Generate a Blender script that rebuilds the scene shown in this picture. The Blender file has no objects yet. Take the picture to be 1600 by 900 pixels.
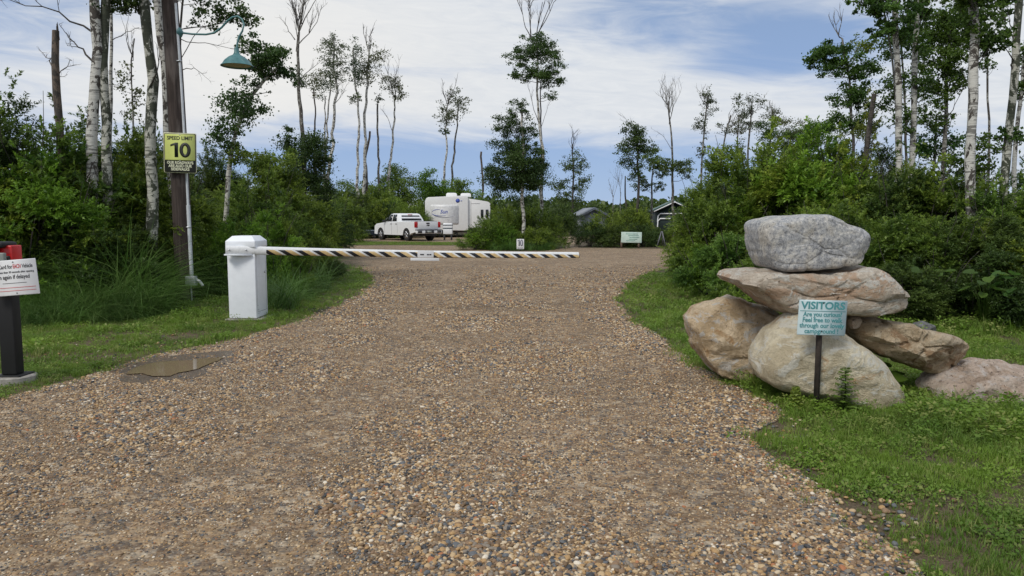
import bpy, bmesh, math, random
import numpy as np
from mathutils import Vector, Matrix, noise as mnoise
from mathutils.geometry import tessellate_polygon

R = math.radians
scene = bpy.context.scene
col = scene.collection

# ------------------------------------------------------------------ camera
F = 1140.0                      # focal length in pixels of the 1600 px wide photograph
CAMZ = 1.5
PITCH = math.atan(108.0 / F)
cam_d = bpy.data.cameras.new('camera')
cam_d.sensor_width = 36.0
cam_d.lens = F / 1600.0 * 36.0
cam_d.clip_start = 0.05
cam_d.clip_end = 2000.0
cam = bpy.data.objects.new('camera', cam_d)
col.objects.link(cam)
cam.location = (0, 0, CAMZ)
cam.rotation_euler = (math.pi / 2 - PITCH, 0, 0)
scene.camera = cam
scene.view_settings.view_transform = 'Standard'
scene.view_settings.look = 'None'
scene.view_settings.exposure = 0.13
scene.view_settings.gamma = 1.0
scene.view_settings.use_curve_mapping = False
scene.render.engine = 'CYCLES'
scene.cycles.max_bounces = 6
scene.cycles.diffuse_bounces = 3
scene.cycles.glossy_bounces = 3
scene.cycles.transmission_bounces = 4
scene.cycles.transparent_max_bounces = 4
scene.cycles.caustics_reflective = False
scene.cycles.caustics_refractive = False

# ------------------------------------------------------------------ sun
SUN_EL, SUN_AZ = 48.0, 215.0     # azimuth clockwise from +Y: behind the camera, to the left
sd = bpy.data.lights.new('sun', 'SUN')
sd.energy = 1.9
sd.angle = R(18.0)
sd.color = (1.0, 0.95, 0.86)
sun = bpy.data.objects.new('sun', sd)
col.objects.link(sun)
_sv = Vector((math.sin(R(SUN_AZ)) * math.cos(R(SUN_EL)), math.cos(R(SUN_AZ)) * math.cos(R(SUN_EL)), math.sin(R(SUN_EL))))
sun.rotation_euler = _sv.to_track_quat('Z', 'Y').to_euler()

# ------------------------------------------------------------------ node helpers
class NT:
    def __init__(s, tree): s.t = tree; s.n = tree.nodes; s.l = tree.links
    def add(s, typ, **kw):
        n = s.n.new(typ)
        for k, v in kw.items(): setattr(n, k, v)
        return n
    def put(s, sock, v):
        if hasattr(v, 'is_output') or isinstance(v, bpy.types.NodeSocket): s.l.new(v, sock)
        elif v is not None: sock.default_value = v
    def math(s, op, a, b=None, c=None, clamp=False):
        n = s.add('ShaderNodeMath', operation=op, use_clamp=clamp)
        s.put(n.inputs[0], a)
        if b is not None: s.put(n.inputs[1], b)
        if c is not None: s.put(n.inputs[2], c)
        return n.outputs[0]
    def mix(s, fac, a, b, blend='MIX'):
        n = s.add('ShaderNodeMix', data_type='RGBA', blend_type=blend)
        s.put(n.inputs[0], fac)
        s.put(n.inputs[6], c4(a)); s.put(n.inputs[7], c4(b))
        return n.outputs[2]
    def noise(s, scale, detail=3.0, rough=0.5, vec=None, dist=0.0):
        n = s.add('ShaderNodeTexNoise')
        s.put(n.inputs['Scale'], scale); s.put(n.inputs['Detail'], detail)
        s.put(n.inputs['Roughness'], rough); s.put(n.inputs['Distortion'], dist)
        if vec is not None: s.l.new(vec, n.inputs['Vector'])
        return n
    def ramp(s, fac, stops, interp='LINEAR'):
        n = s.add('ShaderNodeValToRGB')
        n.color_ramp.interpolation = interp
        e = n.color_ramp.elements
        while len(e) > 1: e.remove(e[-1])
        e[0].position = stops[0][0]; e[0].color = c4(stops[0][1])
        for p, c in stops[1:]:
            x = e.new(p); x.color = c4(c)
        s.put(n.inputs[0], fac)
        return n.outputs[0]
    def vscale(s, vec, sc):
        n = s.add('ShaderNodeMapping'); n.inputs['Scale'].default_value = sc
        s.l.new(vec, n.inputs['Vector']); return n.outputs[0]
def c4(v):
    if isinstance(v, (tuple, list)): return tuple(v) + (1.0,) if len(v) == 3 else tuple(v)
    if isinstance(v, (int, float)): return (v, v, v, 1.0)
    return v

MATS = {}
def newmat(name):
    m = bpy.data.materials.new(name); m.use_nodes = True
    nt = NT(m.node_tree)
    b = m.node_tree.nodes['Principled BSDF']
    MATS[name] = m
    return m, nt, b
def bump(nt, b, h, strength=0.5, dist=0.01):
    n = nt.add('ShaderNodeBump'); n.inputs['Strength'].default_value = strength
    n.inputs['Distance'].default_value = dist
    nt.put(n.inputs['Height'], h); nt.l.new(n.outputs[0], b.inputs['Normal'])
def simple(name, colr, rough=0.5, metal=0.0, var=0.08, scale=6.0, bmp=0.0, emit=None):
    m, nt, b = newmat(name)
    tc = nt.add('ShaderNodeTexCoord').outputs['Object']
    n = nt.noise(scale, 5, 0.6, tc).outputs[0]
    lo = tuple(max(0, x * (1 - 2 * var)) for x in colr); hi = tuple(min(1, x * (1 + var)) for x in colr)
    nt.l.new(nt.ramp(n, [(0.3, lo), (0.6, hi)]), b.inputs['Base Color'])
    b.inputs['Roughness'].default_value = rough; b.inputs['Metallic'].default_value = metal
    if bmp: bump(nt, b, n, bmp, 0.005)
    return m

# ------------------------------------------------------------------ world: Nishita sky seen through thin layered cloud
w = bpy.data.worlds.new('World'); scene.world = w; w.use_nodes = True
nt = NT(w.node_tree); bg = w.node_tree.nodes['Background']
sky = nt.add('ShaderNodeTexSky', sky_type='NISHITA', sun_disc=False)
sky.sun_elevation = R(SUN_EL); sky.sun_rotation = R(SUN_AZ)
sky.air_density = 1.0; sky.dust_density = 0.6; sky.ozone_density = 2.0
tc = nt.add('ShaderNodeTexCoord').outputs['Generated']
sep = nt.add('ShaderNodeSeparateXYZ'); nt.l.new(tc, sep.inputs[0])
X, Y, Z = sep.outputs
az = nt.math('ARCTAN2', X, Y)                      # 0 straight ahead, + to the right
el = nt.math('ARCSINE', Z)
comb = nt.add('ShaderNodeCombineXYZ')
nt.put(comb.inputs[0], nt.math('ADD', nt.math('MULTIPLY', az, 2.6), nt.math('MULTIPLY', el, 5.0))); nt.put(comb.inputs[1], nt.math('MULTIPLY', el, 13.0)); nt.put(comb.inputs[2], 3.7)
warp = nt.noise(0.8, 4, 0.6, comb.outputs[0], 0.4).outputs[0]
wisp = nt.noise(2.2, 9, 0.62, comb.outputs[0], 0.9).outputs[0]
fine = nt.noise(6.0, 8, 0.65, comb.outputs[0], 1.2).outputs[0]
def blob(a0, e0, ra, re, tilt=0.0):
    da = nt.math('SUBTRACT', az, a0); de = nt.math('SUBTRACT', nt.math('SUBTRACT', el, e0), nt.math('MULTIPLY', da, tilt))
    q = nt.math('ADD', nt.math('POWER', nt.math('DIVIDE', da, ra), 2.0), nt.math('POWER', nt.math('DIVIDE', de, re), 2.0))
    return nt.math('EXPONENT', nt.math('MULTIPLY', q, -1.0))
def pa(px): return math.atan((px - 800) / F)
def pe(py): return math.atan((342 - py) / F)
# cover: + white cloud, - blue gaps
cover = nt.math('MULTIPLY_ADD', wisp, 1.35, -0.03)
cover = nt.math('ADD', cover, nt.math('MULTIPLY', nt.math('SUBTRACT', warp, 0.5), 0.9))
for (px, py, rx, ry, tilt, amp) in [(560, 60, 330, 75, 0.05, .55), (900, 165, 420, 42, -0.05, .62), (380, 150, 160, 50, 0, .30),
                                   (1080, 60, 230, 55, -.15, -.62), (1010, 105, 120, 25, .15, .30), (640, 265, 420, 45, 0, -.75), (1000, 285, 300, 45, 0, -.60),
                                   (70, 80, 150, 70, 0, -.30), (480, 205, 150, 22, 0, -.15), (1240, 100, 120, 40, 0, -.5), (1560, 120, 120, 60, 0, .5), (1560, 280, 150, 40, 0, .1),
                                   (640, 120, 180, 14, .0, -.35), (560, 20, 100, 12, 0, -.18), (480, 318, 160, 9, 0, .9)]:
    cover = nt.math('MULTIPLY_ADD', blob(pa(px), pe(py), rx / F, ry / F, tilt), amp, cover)
cover = nt.math('MULTIPLY', cover, 1.0, clamp=True)
shade = nt.math('MULTIPLY_ADD', nt.math('SUBTRACT', fine, 0.5), 0.9, 0.74, clamp=True)
K = 10.0                                            # background strength is 0.1
cl_hi = (0.74 * K, 0.76 * K, 0.78 * K); cl_lo = (0.46 * K, 0.52 * K, 0.62 * K)
cloud = nt.mix(shade, cl_lo, cl_hi)
cloud = nt.mix(nt.math('MULTIPLY', blob(pa(430), pe(120), 260 / F, 150 / F), 0.7), cloud, (0.82 * K, 0.80 * K, 0.76 * K))   # the sun's side of the cloud sheet
blue_veil = nt.ramp(nt.math('MULTIPLY', el, 2.2, clamp=True), [(0.0, (0.34 * K, 0.47 * K, 0.70 * K)), (0.25, (0.27 * K, 0.39 * K, 0.64 * K)), (0.7, (0.23 * K, 0.33 * K, 0.52 * K)), (1.0, (0.3 * K, 0.4 * K, 0.62 * K))])
behind = nt.mix(0.88, sky.outputs[0], blue_veil)    # thin veil over the clear air
skyc = nt.mix(nt.ramp(cover, [(0.0, 0.0), (1.0, 1.0)], 'EASE'), behind, cloud)
nt.l.new(skyc, bg.inputs['Color'])
bg.inputs['Strength'].default_value = 0.10

# ------------------------------------------------------------------ pixel measurements of the photograph -> places in the world
def P(px, py, D):
    cx = (px - 800) / F; cy = (450 - py) / F
    dy = math.cos(PITCH) + cy * math.sin(PITCH); dz = -math.sin(PITCH) + cy * math.cos(PITCH)
    t = D / dy
    return np.array((cx * t, D, CAMZ + dz * t))
def G(px, py):
    cx = (px - 800) / F; cy = (450 - py) / F
    dy = math.cos(PITCH) + cy * math.sin(PITCH); dz = -math.sin(PITCH) + cy * math.cos(PITCH)
    t = -CAMZ / dz
    return (cx * t, dy * t)
def mpp(D): return D / F

# ------------------------------------------------------------------ objects
def tag(o, label=None, cat=None, group=None, kind=None):
    if label: o['label'] = label
    if cat: o['category'] = cat
    if group: o['group'] = group
    if kind: o['kind'] = kind
    return o
def empty(name, loc=(0, 0, 0), rz=0.0, **kw):
    o = bpy.data.objects.new(name, None); col.objects.link(o)
    o.location = loc; o.rotation_euler = (0, 0, rz); o.empty_display_size = 0.2
    return tag(o, **kw)
def np_mesh(name, verts, quads=None, tris=None, tint=None, smooth=False):
    me = bpy.data.meshes.new(name)
    verts = np.asarray(verts, dtype=np.float32).reshape(-1, 3)
    q = np.asarray(quads, dtype=np.int32).reshape(-1, 4) if quads is not None and len(quads) else np.zeros((0, 4), np.int32)
    t = np.asarray(tris, dtype=np.int32).reshape(-1, 3) if tris is not None and len(tris) else np.zeros((0, 3), np.int32)
    me.vertices.add(len(verts)); me.vertices.foreach_set('co', verts.ravel())
    me.loops.add(q.size + t.size); me.loops.foreach_set('vertex_index', np.concatenate([q.ravel(), t.ravel()]))
    me.polygons.add(len(q) + len(t))
    me.polygons.foreach_set('loop_start', np.concatenate([np.arange(len(q)) * 4, q.size + np.arange(len(t)) * 3]).astype(np.int32))
    if smooth: me.polygons.foreach_set('use_smooth', np.ones(len(q) + len(t), dtype=bool))
    me.update(calc_edges=True)
    if tint is not None:
        a = me.attributes.new('tint', 'FLOAT', 'FACE'); a.data.foreach_set('value', np.asarray(tint, dtype=np.float32))
    return me
def link(name, me, mat, parent=None, loc=None, **kw):
    o = bpy.data.objects.new(name, me); col.objects.link(o)
    if mat is not None and not me.materials: me.materials.append(mat)
    if parent is not None: o.parent = parent
    if loc is not None: o.location = loc
    return tag(o, **kw)

class Geo:
    """collects tubes, boxes, prisms into one mesh"""
    def __init__(s): s.v = []; s.q = []; s.t = []; s.n = 0; s.extra = []
    def _add(s, v, q=None, t=None):
        v = np.asarray(v, float).reshape(-1, 3)
        if q is not None and len(q): s.q.append(np.asarray(q, int).reshape(-1, 4) + s.n)
        if t is not None and len(t): s.t.append(np.asarray(t, int).reshape(-1, 3) + s.n)
        s.v.append(v); s.n += len(v)
    def tube(s, pts, rad, seg=6, cap=True):
        pts = np.asarray(pts, float); k = len(pts)
        rad = np.broadcast_to(np.asarray(rad, float), (k,))
        d = np.gradient(pts, axis=0); d /= np.linalg.norm(d, axis=1)[:, None] + 1e-9
        ref = np.array((0, 0, 1.0)) if abs(d[:, 2]).mean() < 0.8 else np.array((1.0, 0, 0))
        a = np.cross(d, ref); a /= np.linalg.norm(a, axis=1)[:, None] + 1e-9
        b = np.cross(d, a)
        th = np.linspace(0, 2 * math.pi, seg, endpoint=False)
        v = pts[:, None] + rad[:, None, None] * (np.cos(th)[None, :, None] * a[:, None] + np.sin(th)[None, :, None] * b[:, None])
        i = np.arange(k - 1)[:, None] * seg; j = np.arange(seg)[None]; j2 = (j + 1) % seg
        q = np.stack([i + j, i + j2, i + seg + j2, i + seg + j], -1).reshape(-1, 4)
        t = []
        v = v.reshape(-1, 3)
        if cap:
            v = np.vstack([v, pts[:1], pts[-1:]]); e = k * seg
            for jj in range(seg):
                t.append((e, (jj + 1) % seg, jj)); t.append((e + 1, (k - 1) * seg + jj, (k - 1) * seg + (jj + 1) % seg))
        s._add(v, q, t)
    def box(s, lo, hi, rot=None, about=(0, 0, 0)):
        x0, y0, z0 = lo; x1, y1, z1 = hi
        v = np.array([(x0, y0, z0), (x1, y0, z0), (x1, y1, z0), (x0, y1, z0), (x0, y0, z1), (x1, y0, z1), (x1, y1, z1), (x0, y1, z1)], float)
        if rot is not None: v = (v - about) @ np.array(rot).T + about
        s._add(v, [(0, 3, 2, 1), (4, 5, 6, 7), (0, 1, 5, 4), (1, 2, 6, 5), (2, 3, 7, 6), (3, 0, 4, 7)])
    def loft(s, rings, cap=True):
        """rings: list of equal length closed loops"""
        k = len(rings); n = len(rings[0]); v = np.asarray(rings, float).reshape(-1, 3)
        q = [(i * n + j, i * n + (j + 1) % n, (i + 1) * n + (j + 1) % n, (i + 1) * n + j) for i in range(k - 1) for j in range(n)]
        t = []
        if cap:
            for ri, flip in ((0, True), (k - 1, False)):
                tri = tessellate_polygon([[Vector(p) for p in rings[ri]]])
                for a, b, c in tri: t.append((ri * n + a, ri * n + b, ri * n + c))
        s._add(v, q, t)
    def prism(s, poly, axis, a, b):
        """poly: 2D outline; axis 'x','y','z' extruded from a to b"""
        def mk(c):
            if axis == 'x': return [(c, p[0], p[1]) for p in poly]
            if axis == 'y': return [(p[0], c, p[1]) for p in poly]
            return [(p[0], p[1], c) for p in poly]
        s.loft([mk(a), mk(b)])
    def lathe(s, prof, seg=24, axis='z', c=(0, 0, 0)):
        th = np.linspace(0, 2 * math.pi, seg, endpoint=False); rings = []
        for r, h in prof:
            ring = []
            for t in th:
                u, v2 = r * math.cos(t), r * math.sin(t)
                p = (u, v2, h) if axis == 'z' else ((h, u, v2) if axis == 'x' else (u, h, v2))
                ring.append((p[0] + c[0], p[1] + c[1], p[2] + c[2]))
            rings.append(ring)
        s.loft(rings, cap=True)
    def build(s, name, mat, parent=None, loc=None, smooth=False, bevel=0.0, off=None, sharp=35, **kw):
        v = np.vstack(s.v)
        if off is not None: v = v - np.asarray(off, float)
        me = np_mesh(name, v, np.vstack(s.q) if s.q else None, np.vstack(s.t) if s.t else None, smooth=False)
        bm = bmesh.new(); bm.from_mesh(me)
        if len(bm.verts) < 20000: bmesh.ops.recalc_face_normals(bm, faces=bm.faces)
        if bevel > 0:
            ed = [e for e in bm.edges if len(e.link_faces) == 2 and e.calc_face_angle(0) > R(30)]
            bmesh.ops.bevel(bm, geom=ed, offset=bevel, segments=2, affect='EDGES', profile=0.6, clamp_overlap=True)
        if smooth:
            for f in bm.faces: f.smooth = True
            for e in bm.edges:
                if len(e.link_faces) == 2 and e.calc_face_angle(0) > R(sharp): e.smooth = False
        bm.to_mesh(me); bm.free()
        return link(name, me, mat, parent, loc, **kw)

def lettering(name, text, size, mat, parent, loc, width=None, bold=0.0, rot=(math.pi / 2, 0, 0), align='CENTER', shear=0.0, depth=0.0008):
    cu = bpy.data.curves.new(name, 'FONT'); cu.body = text; cu.size = size
    cu.align_x = align; cu.align_y = 'CENTER'; cu.offset = bold; cu.extrude = depth; cu.shear = shear; cu.resolution_u = 4
    tmp = bpy.data.objects.new('tmp', cu); col.objects.link(tmp)
    dg = bpy.context.evaluated_depsgraph_get(); dg.update()
    me = bpy.data.meshes.new_from_object(tmp.evaluated_get(dg))
    bpy.data.objects.remove(tmp); bpy.data.curves.remove(cu)
    if width and len(me.vertices):
        xs = [v.co.x for v in me.vertices]; k = width / (max(xs) - min(xs))
        for v in me.vertices: v.co.x *= k
    me.name = name; me.materials.clear()
    o = link(name, me, mat, parent, loc); o.rotation_euler = rot
    return o

def inside(poly, x, y):
    poly = np.asarray(poly); x = np.asarray(x); y = np.asarray(y); r = np.zeros(x.shape, bool)
    j = len(poly) - 1
    for i in range(len(poly)):
        xi, yi = poly[i]; xj, yj = poly[j]
        c = ((yi > y) != (yj > y)) & (x < (xj - xi) * (y - yi) / (yj - yi + 1e-12) + xi)
        r ^= c; j = i
    return r
def densify(poly, step, jit, rng):
    out = []; n = len(poly)
    for i in range(n):
        a = np.array(poly[i]); b = np.array(poly[(i + 1) % n]); L = np.linalg.norm(b - a); k = max(1, min(400, int(L / step)))
        for j in range(k):
            p = a + (b - a) * j / k
            nz = mnoise.fractal(Vector((p[0] * 1.3, p[1] * 1.3, 4.2)), 0.9, 2.0, 4)
            nz2 = mnoise.fractal(Vector((p[0] * 1.3 + 9, p[1] * 1.3, 7.2)), 0.9, 2.0, 4)
            out.append((p[0] + nz * jit, p[1] + nz2 * jit))
    return out
# ------------------------------------------------------------------ SETTING: ground, gravel, puddle
rngA = np.random.default_rng(5)
def pos_coord(nt):
    return nt.add('ShaderNodeNewGeometry').outputs['Position']
# ground: soil with thin green growth
m, nt, b = newmat('soil_and_turf')
p = pos_coord(nt)
n1 = nt.noise(0.55, 6, 0.6, p).outputs[0]; n2 = nt.noise(14, 6, 0.7, p).outputs[0]; n3 = nt.noise(60, 4, 0.7, p).outputs[0]
turf = nt.ramp(n2, [(0.3, (0.022, 0.040, 0.010)), (0.7, (0.05, 0.085, 0.018))])
soil = nt.ramp(n3, [(0.3, (0.045, 0.033, 0.02)), (0.7, (0.17, 0.13, 0.085))])
nt.l.new(nt.mix(nt.ramp(nt.math('MULTIPLY_ADD', n2, 0.35, n1), [(0.70, 1.0), (0.80, 0.0)]), turf, soil), b.inputs['Base Color'])
b.inputs['Roughness'].default_value = 0.95; b.inputs['Specular IOR Level'].default_value = 0.2
bump(nt, b, n2, 0.6, 0.03)
g = Geo(); S = 900
g._add([(-S, -200, 0), (S, -200, 0), (S, 1500, 0), (-S, 1500, 0)], [(0, 1, 2, 3)])
ground = g.build('ground', m, kind='structure'); tag(ground, label='flat grassy campground soil reaching under the trees', cat='ground')

# gravel road
m, nt, b = newmat('packed_gravel')
p = pos_coord(nt)
def peb(scale):
    wv = nt.add('ShaderNodeTexVoronoi', feature='F1'); wv.inputs['Scale'].default_value = scale
    nt.l.new(p, wv.inputs['Vector']); return wv
v1 = peb(36); v2 = peb(80); v3 = peb(15)
big = nt.noise(0.35, 5, 0.6, p).outputs[0]
big2 = nt.noise(1.6, 6, 0.65, p, 0.5).outputs[0]
def stone_ramp(c):
    s = nt.add('ShaderNodeSeparateColor'); nt.l.new(c, s.inputs[0])
    return nt.ramp(s.outputs[0], [(0.0, (0.06, 0.06, 0.065)), (0.16, (0.15, 0.10, 0.06)), (0.34, (0.38, 0.26, 0.15)), (0.54, (0.20, 0.18, 0.16)), (0.66, (0.48, 0.37, 0.24)), (0.80, (0.24, 0.16, 0.105)), (0.90, (0.66, 0.58, 0.45))], 'CONSTANT')
s1 = stone_ramp(v1.outputs['Color']); s2 = stone_ramp(v2.outputs['Color']); s3 = stone_ramp(v3.outputs['Color'])
st = nt.mix(0.5, s1, s2)
st = nt.mix(0.40, st, s3)
dirt = nt.ramp(nt.noise(30, 6, 0.75, p).outputs[0], [(0.3, (0.055, 0.038, 0.022)), (0.7, (0.215, 0.152, 0.090))])
gap = nt.math('MULTIPLY', v1.outputs['Distance'], 1.0)
k = nt.ramp(big2, [(0.35, 0.55), (0.65, 1.0)])
cc = nt.mix(k, dirt, st)
cc = nt.mix(1.0, cc, nt.ramp(big, [(0.3, (0.84, 0.80, 0.75)), (0.7, (1.12, 1.08, 1.02))]), 'MULTIPLY')
nt.l.new(cc, b.inputs['Base Color'])
b.inputs['Roughness'].default_value = 0.85; b.inputs['Specular IOR Level'].default_value = 0.25
bump(nt, b, nt.math('ADD', nt.math('SUBTRACT', 0.6, v1.outputs['Distance']), nt.math('MULTIPLY', nt.math('SUBTRACT', 0.6, v2.outputs['Distance']), 0.4)), 0.9, 0.012)
M_gravel = m

left_px = [(583, 440), (560, 460), (500, 489), (440, 508), (380, 526), (300, 542), (235, 556), (180, 571), (120, 592), (60, 607), (0, 622)]
right_px = [(1010, 428), (985, 445), (962, 468), (985, 495), (1040, 530), (1075, 558), (1120, 590), (1175, 618), (1235, 650), (1200, 668), (1178, 688), (1212, 718), (1285, 770), (1350, 820), (1400, 856), (1450, 905)]
road = [G(575, 424), G(540, 415), G(480, 411), G(400, 404), G(200, 399), (-30, 31), (-30, 36), G(380, 386), G(500, 384), G(640, 383.5), G(720, 384), G(735, 388), G(770, 392.5), G(850, 392.5), G(884, 387),
        G(884, 381), (4.2, 60), (6.5, 60), G(902, 381), G(903, 387.5), G(960, 388), G(1035, 389), G(1060, 393), G(1085, 404), G(1060, 416)]
road += [G(*q) for q in right_px]
road += [(2.6, 1.5), (3.0, -2), (5, -9), (-9, -9), (-7.0, -2), (-5.6, 3.0), (-5.2, 5.2)]
road += [G(*q) for q in left_px[::-1]]
ROAD = densify(road, 0.12, 0.10, rngA)
def sheet(name, poly, z, mat, holes=None, **kw):
    tris = tessellate_polygon([[Vector((x, y, 0)) for x, y in poly]])
    me = np_mesh(name, [(x, y, z) for x, y in poly], None, [t for t in tris])
    bm = bmesh.new(); bm.from_mesh(me)
    for f in bm.faces:
        f.normal_update()
        if f.normal.z < 0: f.normal_flip()
    bm.to_mesh(me); bm.free()
    return link(name, me, mat, **kw)
sheet('gravel_road', ROAD, 0.006, M_gravel, kind='structure', label='wide brown pea gravel drive through the campground entrance', cat='road')
# gravel pull-off where the truck is parked
pull = densify([G(470, 377.6), (-23, 46.5), (-24, 62), (-6, 66), (-1.5, 58), (-2.5, 47), G(715, 379)], 0.3, 0.25, rngA)
sheet('parking_pad', pull, 0.012, M_gravel, kind='structure', label='gravel parking pad beneath the pickup and trailer', cat='pavement')

# puddle
m, nt, b = newmat('muddy_water')
b.inputs['Base Color'].default_value = (0.25, 0.185, 0.115, 1); b.inputs['Roughness'].default_value = 0.04
b.inputs['IOR'].default_value = 1.5; b.inputs['Specular IOR Level'].default_value = 0.85
bump(nt, b, nt.noise(9, 3, 0.5, pos_coord(nt)).outputs[0], 0.02, 0.005)
pud = [G(*q) for q in [(196, 588), (212, 577), (232, 572), (252, 568), (270, 566.5), (296, 565), (318, 562), (352, 560.5), (344, 565), (330, 571), (318, 577), (300, 581), (283, 584), (268, 590), (240, 591), (222, 587)]]
PUD = densify(pud, 0.04, 0.06, rngA)
sheet('puddle', PUD, 0.016, m, kind='structure', label='shallow brown rain puddle at the left gravel edge', cat='puddle')
# damp mud around the puddle and in the near left wheel track
m, nt, b = newmat('damp_mud')
p = pos_coord(nt); n = nt.noise(45, 6, 0.75, p).outputs[0]
nt.l.new(nt.ramp(n, [(0.3, (0.055, 0.039, 0.025)), (0.7, (0.150, 0.108, 0.070))]), b.inputs['Base Color']); b.inputs['Roughness'].default_value = 0.4
bump(nt, b, n, 0.5, 0.01)
mud = densify([G(*q) for q in [(178, 596), (196, 572), (240, 560), (300, 553), (365, 551), (385, 560), (350, 580), (300, 594), (230, 603)]], 0.05, 0.22, rngA)
sheet('mud_rim', mud, 0.0085, m, kind='structure', label='damp mud rim around the rain puddle', cat='mud')

# ------------------------------------------------------------------ VEGETATION
rv = np.random.default_rng(21)
def leaf_mat(name, dark, light, transl=0.35, rough=0.45):
    m, nt, b = newmat(name)
    at = nt.add('ShaderNodeAttribute', attribute_name='tint')
    rnd = nt.add('ShaderNodeObjectInfo').outputs['Random']
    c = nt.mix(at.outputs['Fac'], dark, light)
    c = nt.mix(1.0, c, nt.ramp(rnd, [(0.0, (0.78, 0.86, 0.9)), (0.35, (1.0, 1.0, 1.0)), (0.7, (1.22, 1.10, 0.95)), (1.0, (0.92, 1.12, 1.35))]), 'MULTIPLY')
    nt.l.new(c, b.inputs['Base Color']); b.inputs['Roughness'].default_value = rough; b.inputs['Specular IOR Level'].default_value = 0.35
    tr = nt.add('ShaderNodeBsdfTranslucent'); nt.l.new(c, tr.inputs[0]); mx = nt.add('ShaderNodeMixShader'); mx.inputs[0].default_value = transl
    nt.l.new(b.outputs[0], mx.inputs[1]); nt.l.new(tr.outputs[0], mx.inputs[2]); nt.l.new(mx.outputs[0], m.node_tree.nodes['Material Output'].inputs[0])
    return m
LF = {
 'dark': leaf_mat('dark_leaves', (0.034, 0.066, 0.017), (0.115, 0.180, 0.038), .4),
 'mid': leaf_mat('green_leaves', (0.058, 0.110, 0.017), (0.26, 0.36, 0.052), .45),
 'canopy': leaf_mat('backlit_canopy_leaves', (0.038, 0.080, 0.016), (0.14, 0.24, 0.038), .5),
 'light': leaf_mat('bright_leaves', (0.070, 0.150, 0.016), (0.27, 0.43, 0.045), .48),
 'olive': leaf_mat('thin_leaves', (0.070, 0.088, 0.042), (0.17, 0.20, 0.085), .5),
 'gold': leaf_mat('yellowing_leaves', (0.06, 0.10, 0.018), (0.24, 0.27, 0.04), .4),
}
# bark
def bark_mat(name, base_lo, base_hi, dark, scar_amt, vert=0.0, grey=False):
    m, nt, b = newmat(name)
    tc = nt.add('ShaderNodeTexCoord').outputs['Object']
    sc = nt.vscale(tc, (3.0, 3.0, 22.0)) if not vert else nt.vscale(tc, (26, 26, 2.0))
    fine = nt.noise(1.0, 6, 0.65, sc).outputs[0]
    blot = nt.noise(2.3, 5, 0.7, nt.vscale(tc, (2.4, 2.4, 1.6)), 0.8).outputs[0]
    base = nt.ramp(fine, [(0.3, base_lo), (0.65, base_hi)])
    scar = nt.ramp(fine, [(0.53, 0.0), (0.57, 1.0)])
    c = nt.mix(nt.math('MULTIPLY', scar, 0.75), base, dark)
    c = nt.mix(nt.ramp(blot, [(0.565 - scar_amt, 0.0), (0.585 - scar_amt, 1.0)]), c, nt.ramp(fine, [(0.3, dark), (0.7, tuple(min(1, q * 2.4) for q in dark))]))
    nt.l.new(c, b.inputs['Base Color']); b.inputs['Roughness'].default_value = 0.85
    bump(nt, b, nt.math('SUBTRACT', fine, nt.math('MULTIPLY', blot, 0.5)), 0.6, 0.02)
    return m
BK = {
 'white': bark_mat('white_birch_bark', (0.42, 0.41, 0.37), (0.68, 0.67, 0.62), (0.035, 0.030, 0.025), 0.035),
 'mossy': bark_mat('mossy_birch_bark', (0.34, 0.34, 0.29), (0.58, 0.57, 0.50), (0.030, 0.034, 0.022), 0.095),
 'grey': bark_mat('grey_aspen_bark', (0.20, 0.195, 0.17), (0.36, 0.35, 0.31), (0.04, 0.035, 0.03), 0.10),
 'dark': bark_mat('dark_bark', (0.05, 0.043, 0.038), (0.11, 0.095, 0.08), (0.02, 0.018, 0.016), 0.06),
 'snag': bark_mat('weathered_deadwood', (0.08, 0.06, 0.045), (0.20, 0.155, 0.12), (0.03, 0.026, 0.022), 0.05, vert=1),
}
def leaves(cent, L, W, rng, tint, up=0.5):
    n = len(cent)
    nn = rng.normal(size=(n, 3)); nn /= np.linalg.norm(nn, axis=1)[:, None]; nn[:, 2] += up; nn /= np.linalg.norm(nn, axis=1)[:, None]
    t = np.cross(nn, rng.normal(size=(n, 3))); t /= np.linalg.norm(t, axis=1)[:, None]; b = np.cross(nn, t)
    l = (L * rng.uniform(0.65, 1.25, n))[:, None]; wd = l * (W / L)
    f = nn * wd * 0.18
    v = np.stack([cent - t * l * .5, cent + b * wd * .5 + f - t * l * .08, cent + t * l * .5, cent - b * wd * .5 + f - t * l * .08], 1).reshape(-1, 3)
    q = np.arange(4 * n).reshape(-1, 4)
    return v, q, np.clip(tint, 0, 1)
def wobble_path(a, b, k, amp, rng):
    a = np.array(a, float); b = np.array(b, float); t = np.linspace(0, 1, k)[:, None]
    w = np.cumsum(rng.normal(0, 1, (k, 3)), 0); w -= t * w[-1]; w[0] = 0
    return a + (b - a) * t + w * amp * np.linalg.norm(b - a) / k
def twigs(g, start, d, length, r, levels, rng, spread=0.55, up=0.25):
    d = np.array(d, float); d /= np.linalg.norm(d); k = 5
    pts = [np.array(start, float)]; dd = d.copy()
    for i in range(k - 1):
        dd = dd + rng.normal(0, 0.13, 3); dd[2] += up * 0.12; dd /= np.linalg.norm(dd); pts.append(pts[-1] + dd * length / (k - 1))
    g.tube(pts, np.linspace(r, r * 0.45, k), 4 if r < .02 else 5, cap=False)
    if levels > 0:
        for _ in range(rng.integers(2, 5)):
            i = rng.integers(1, k); nd = dd * 0.9 + rng.normal(0, spread, 3); nd[2] += up
            twigs(g, pts[i], nd, length * rng.uniform(0.4, 0.7), r * 0.55, levels - 1, rng, spread, up)

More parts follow.
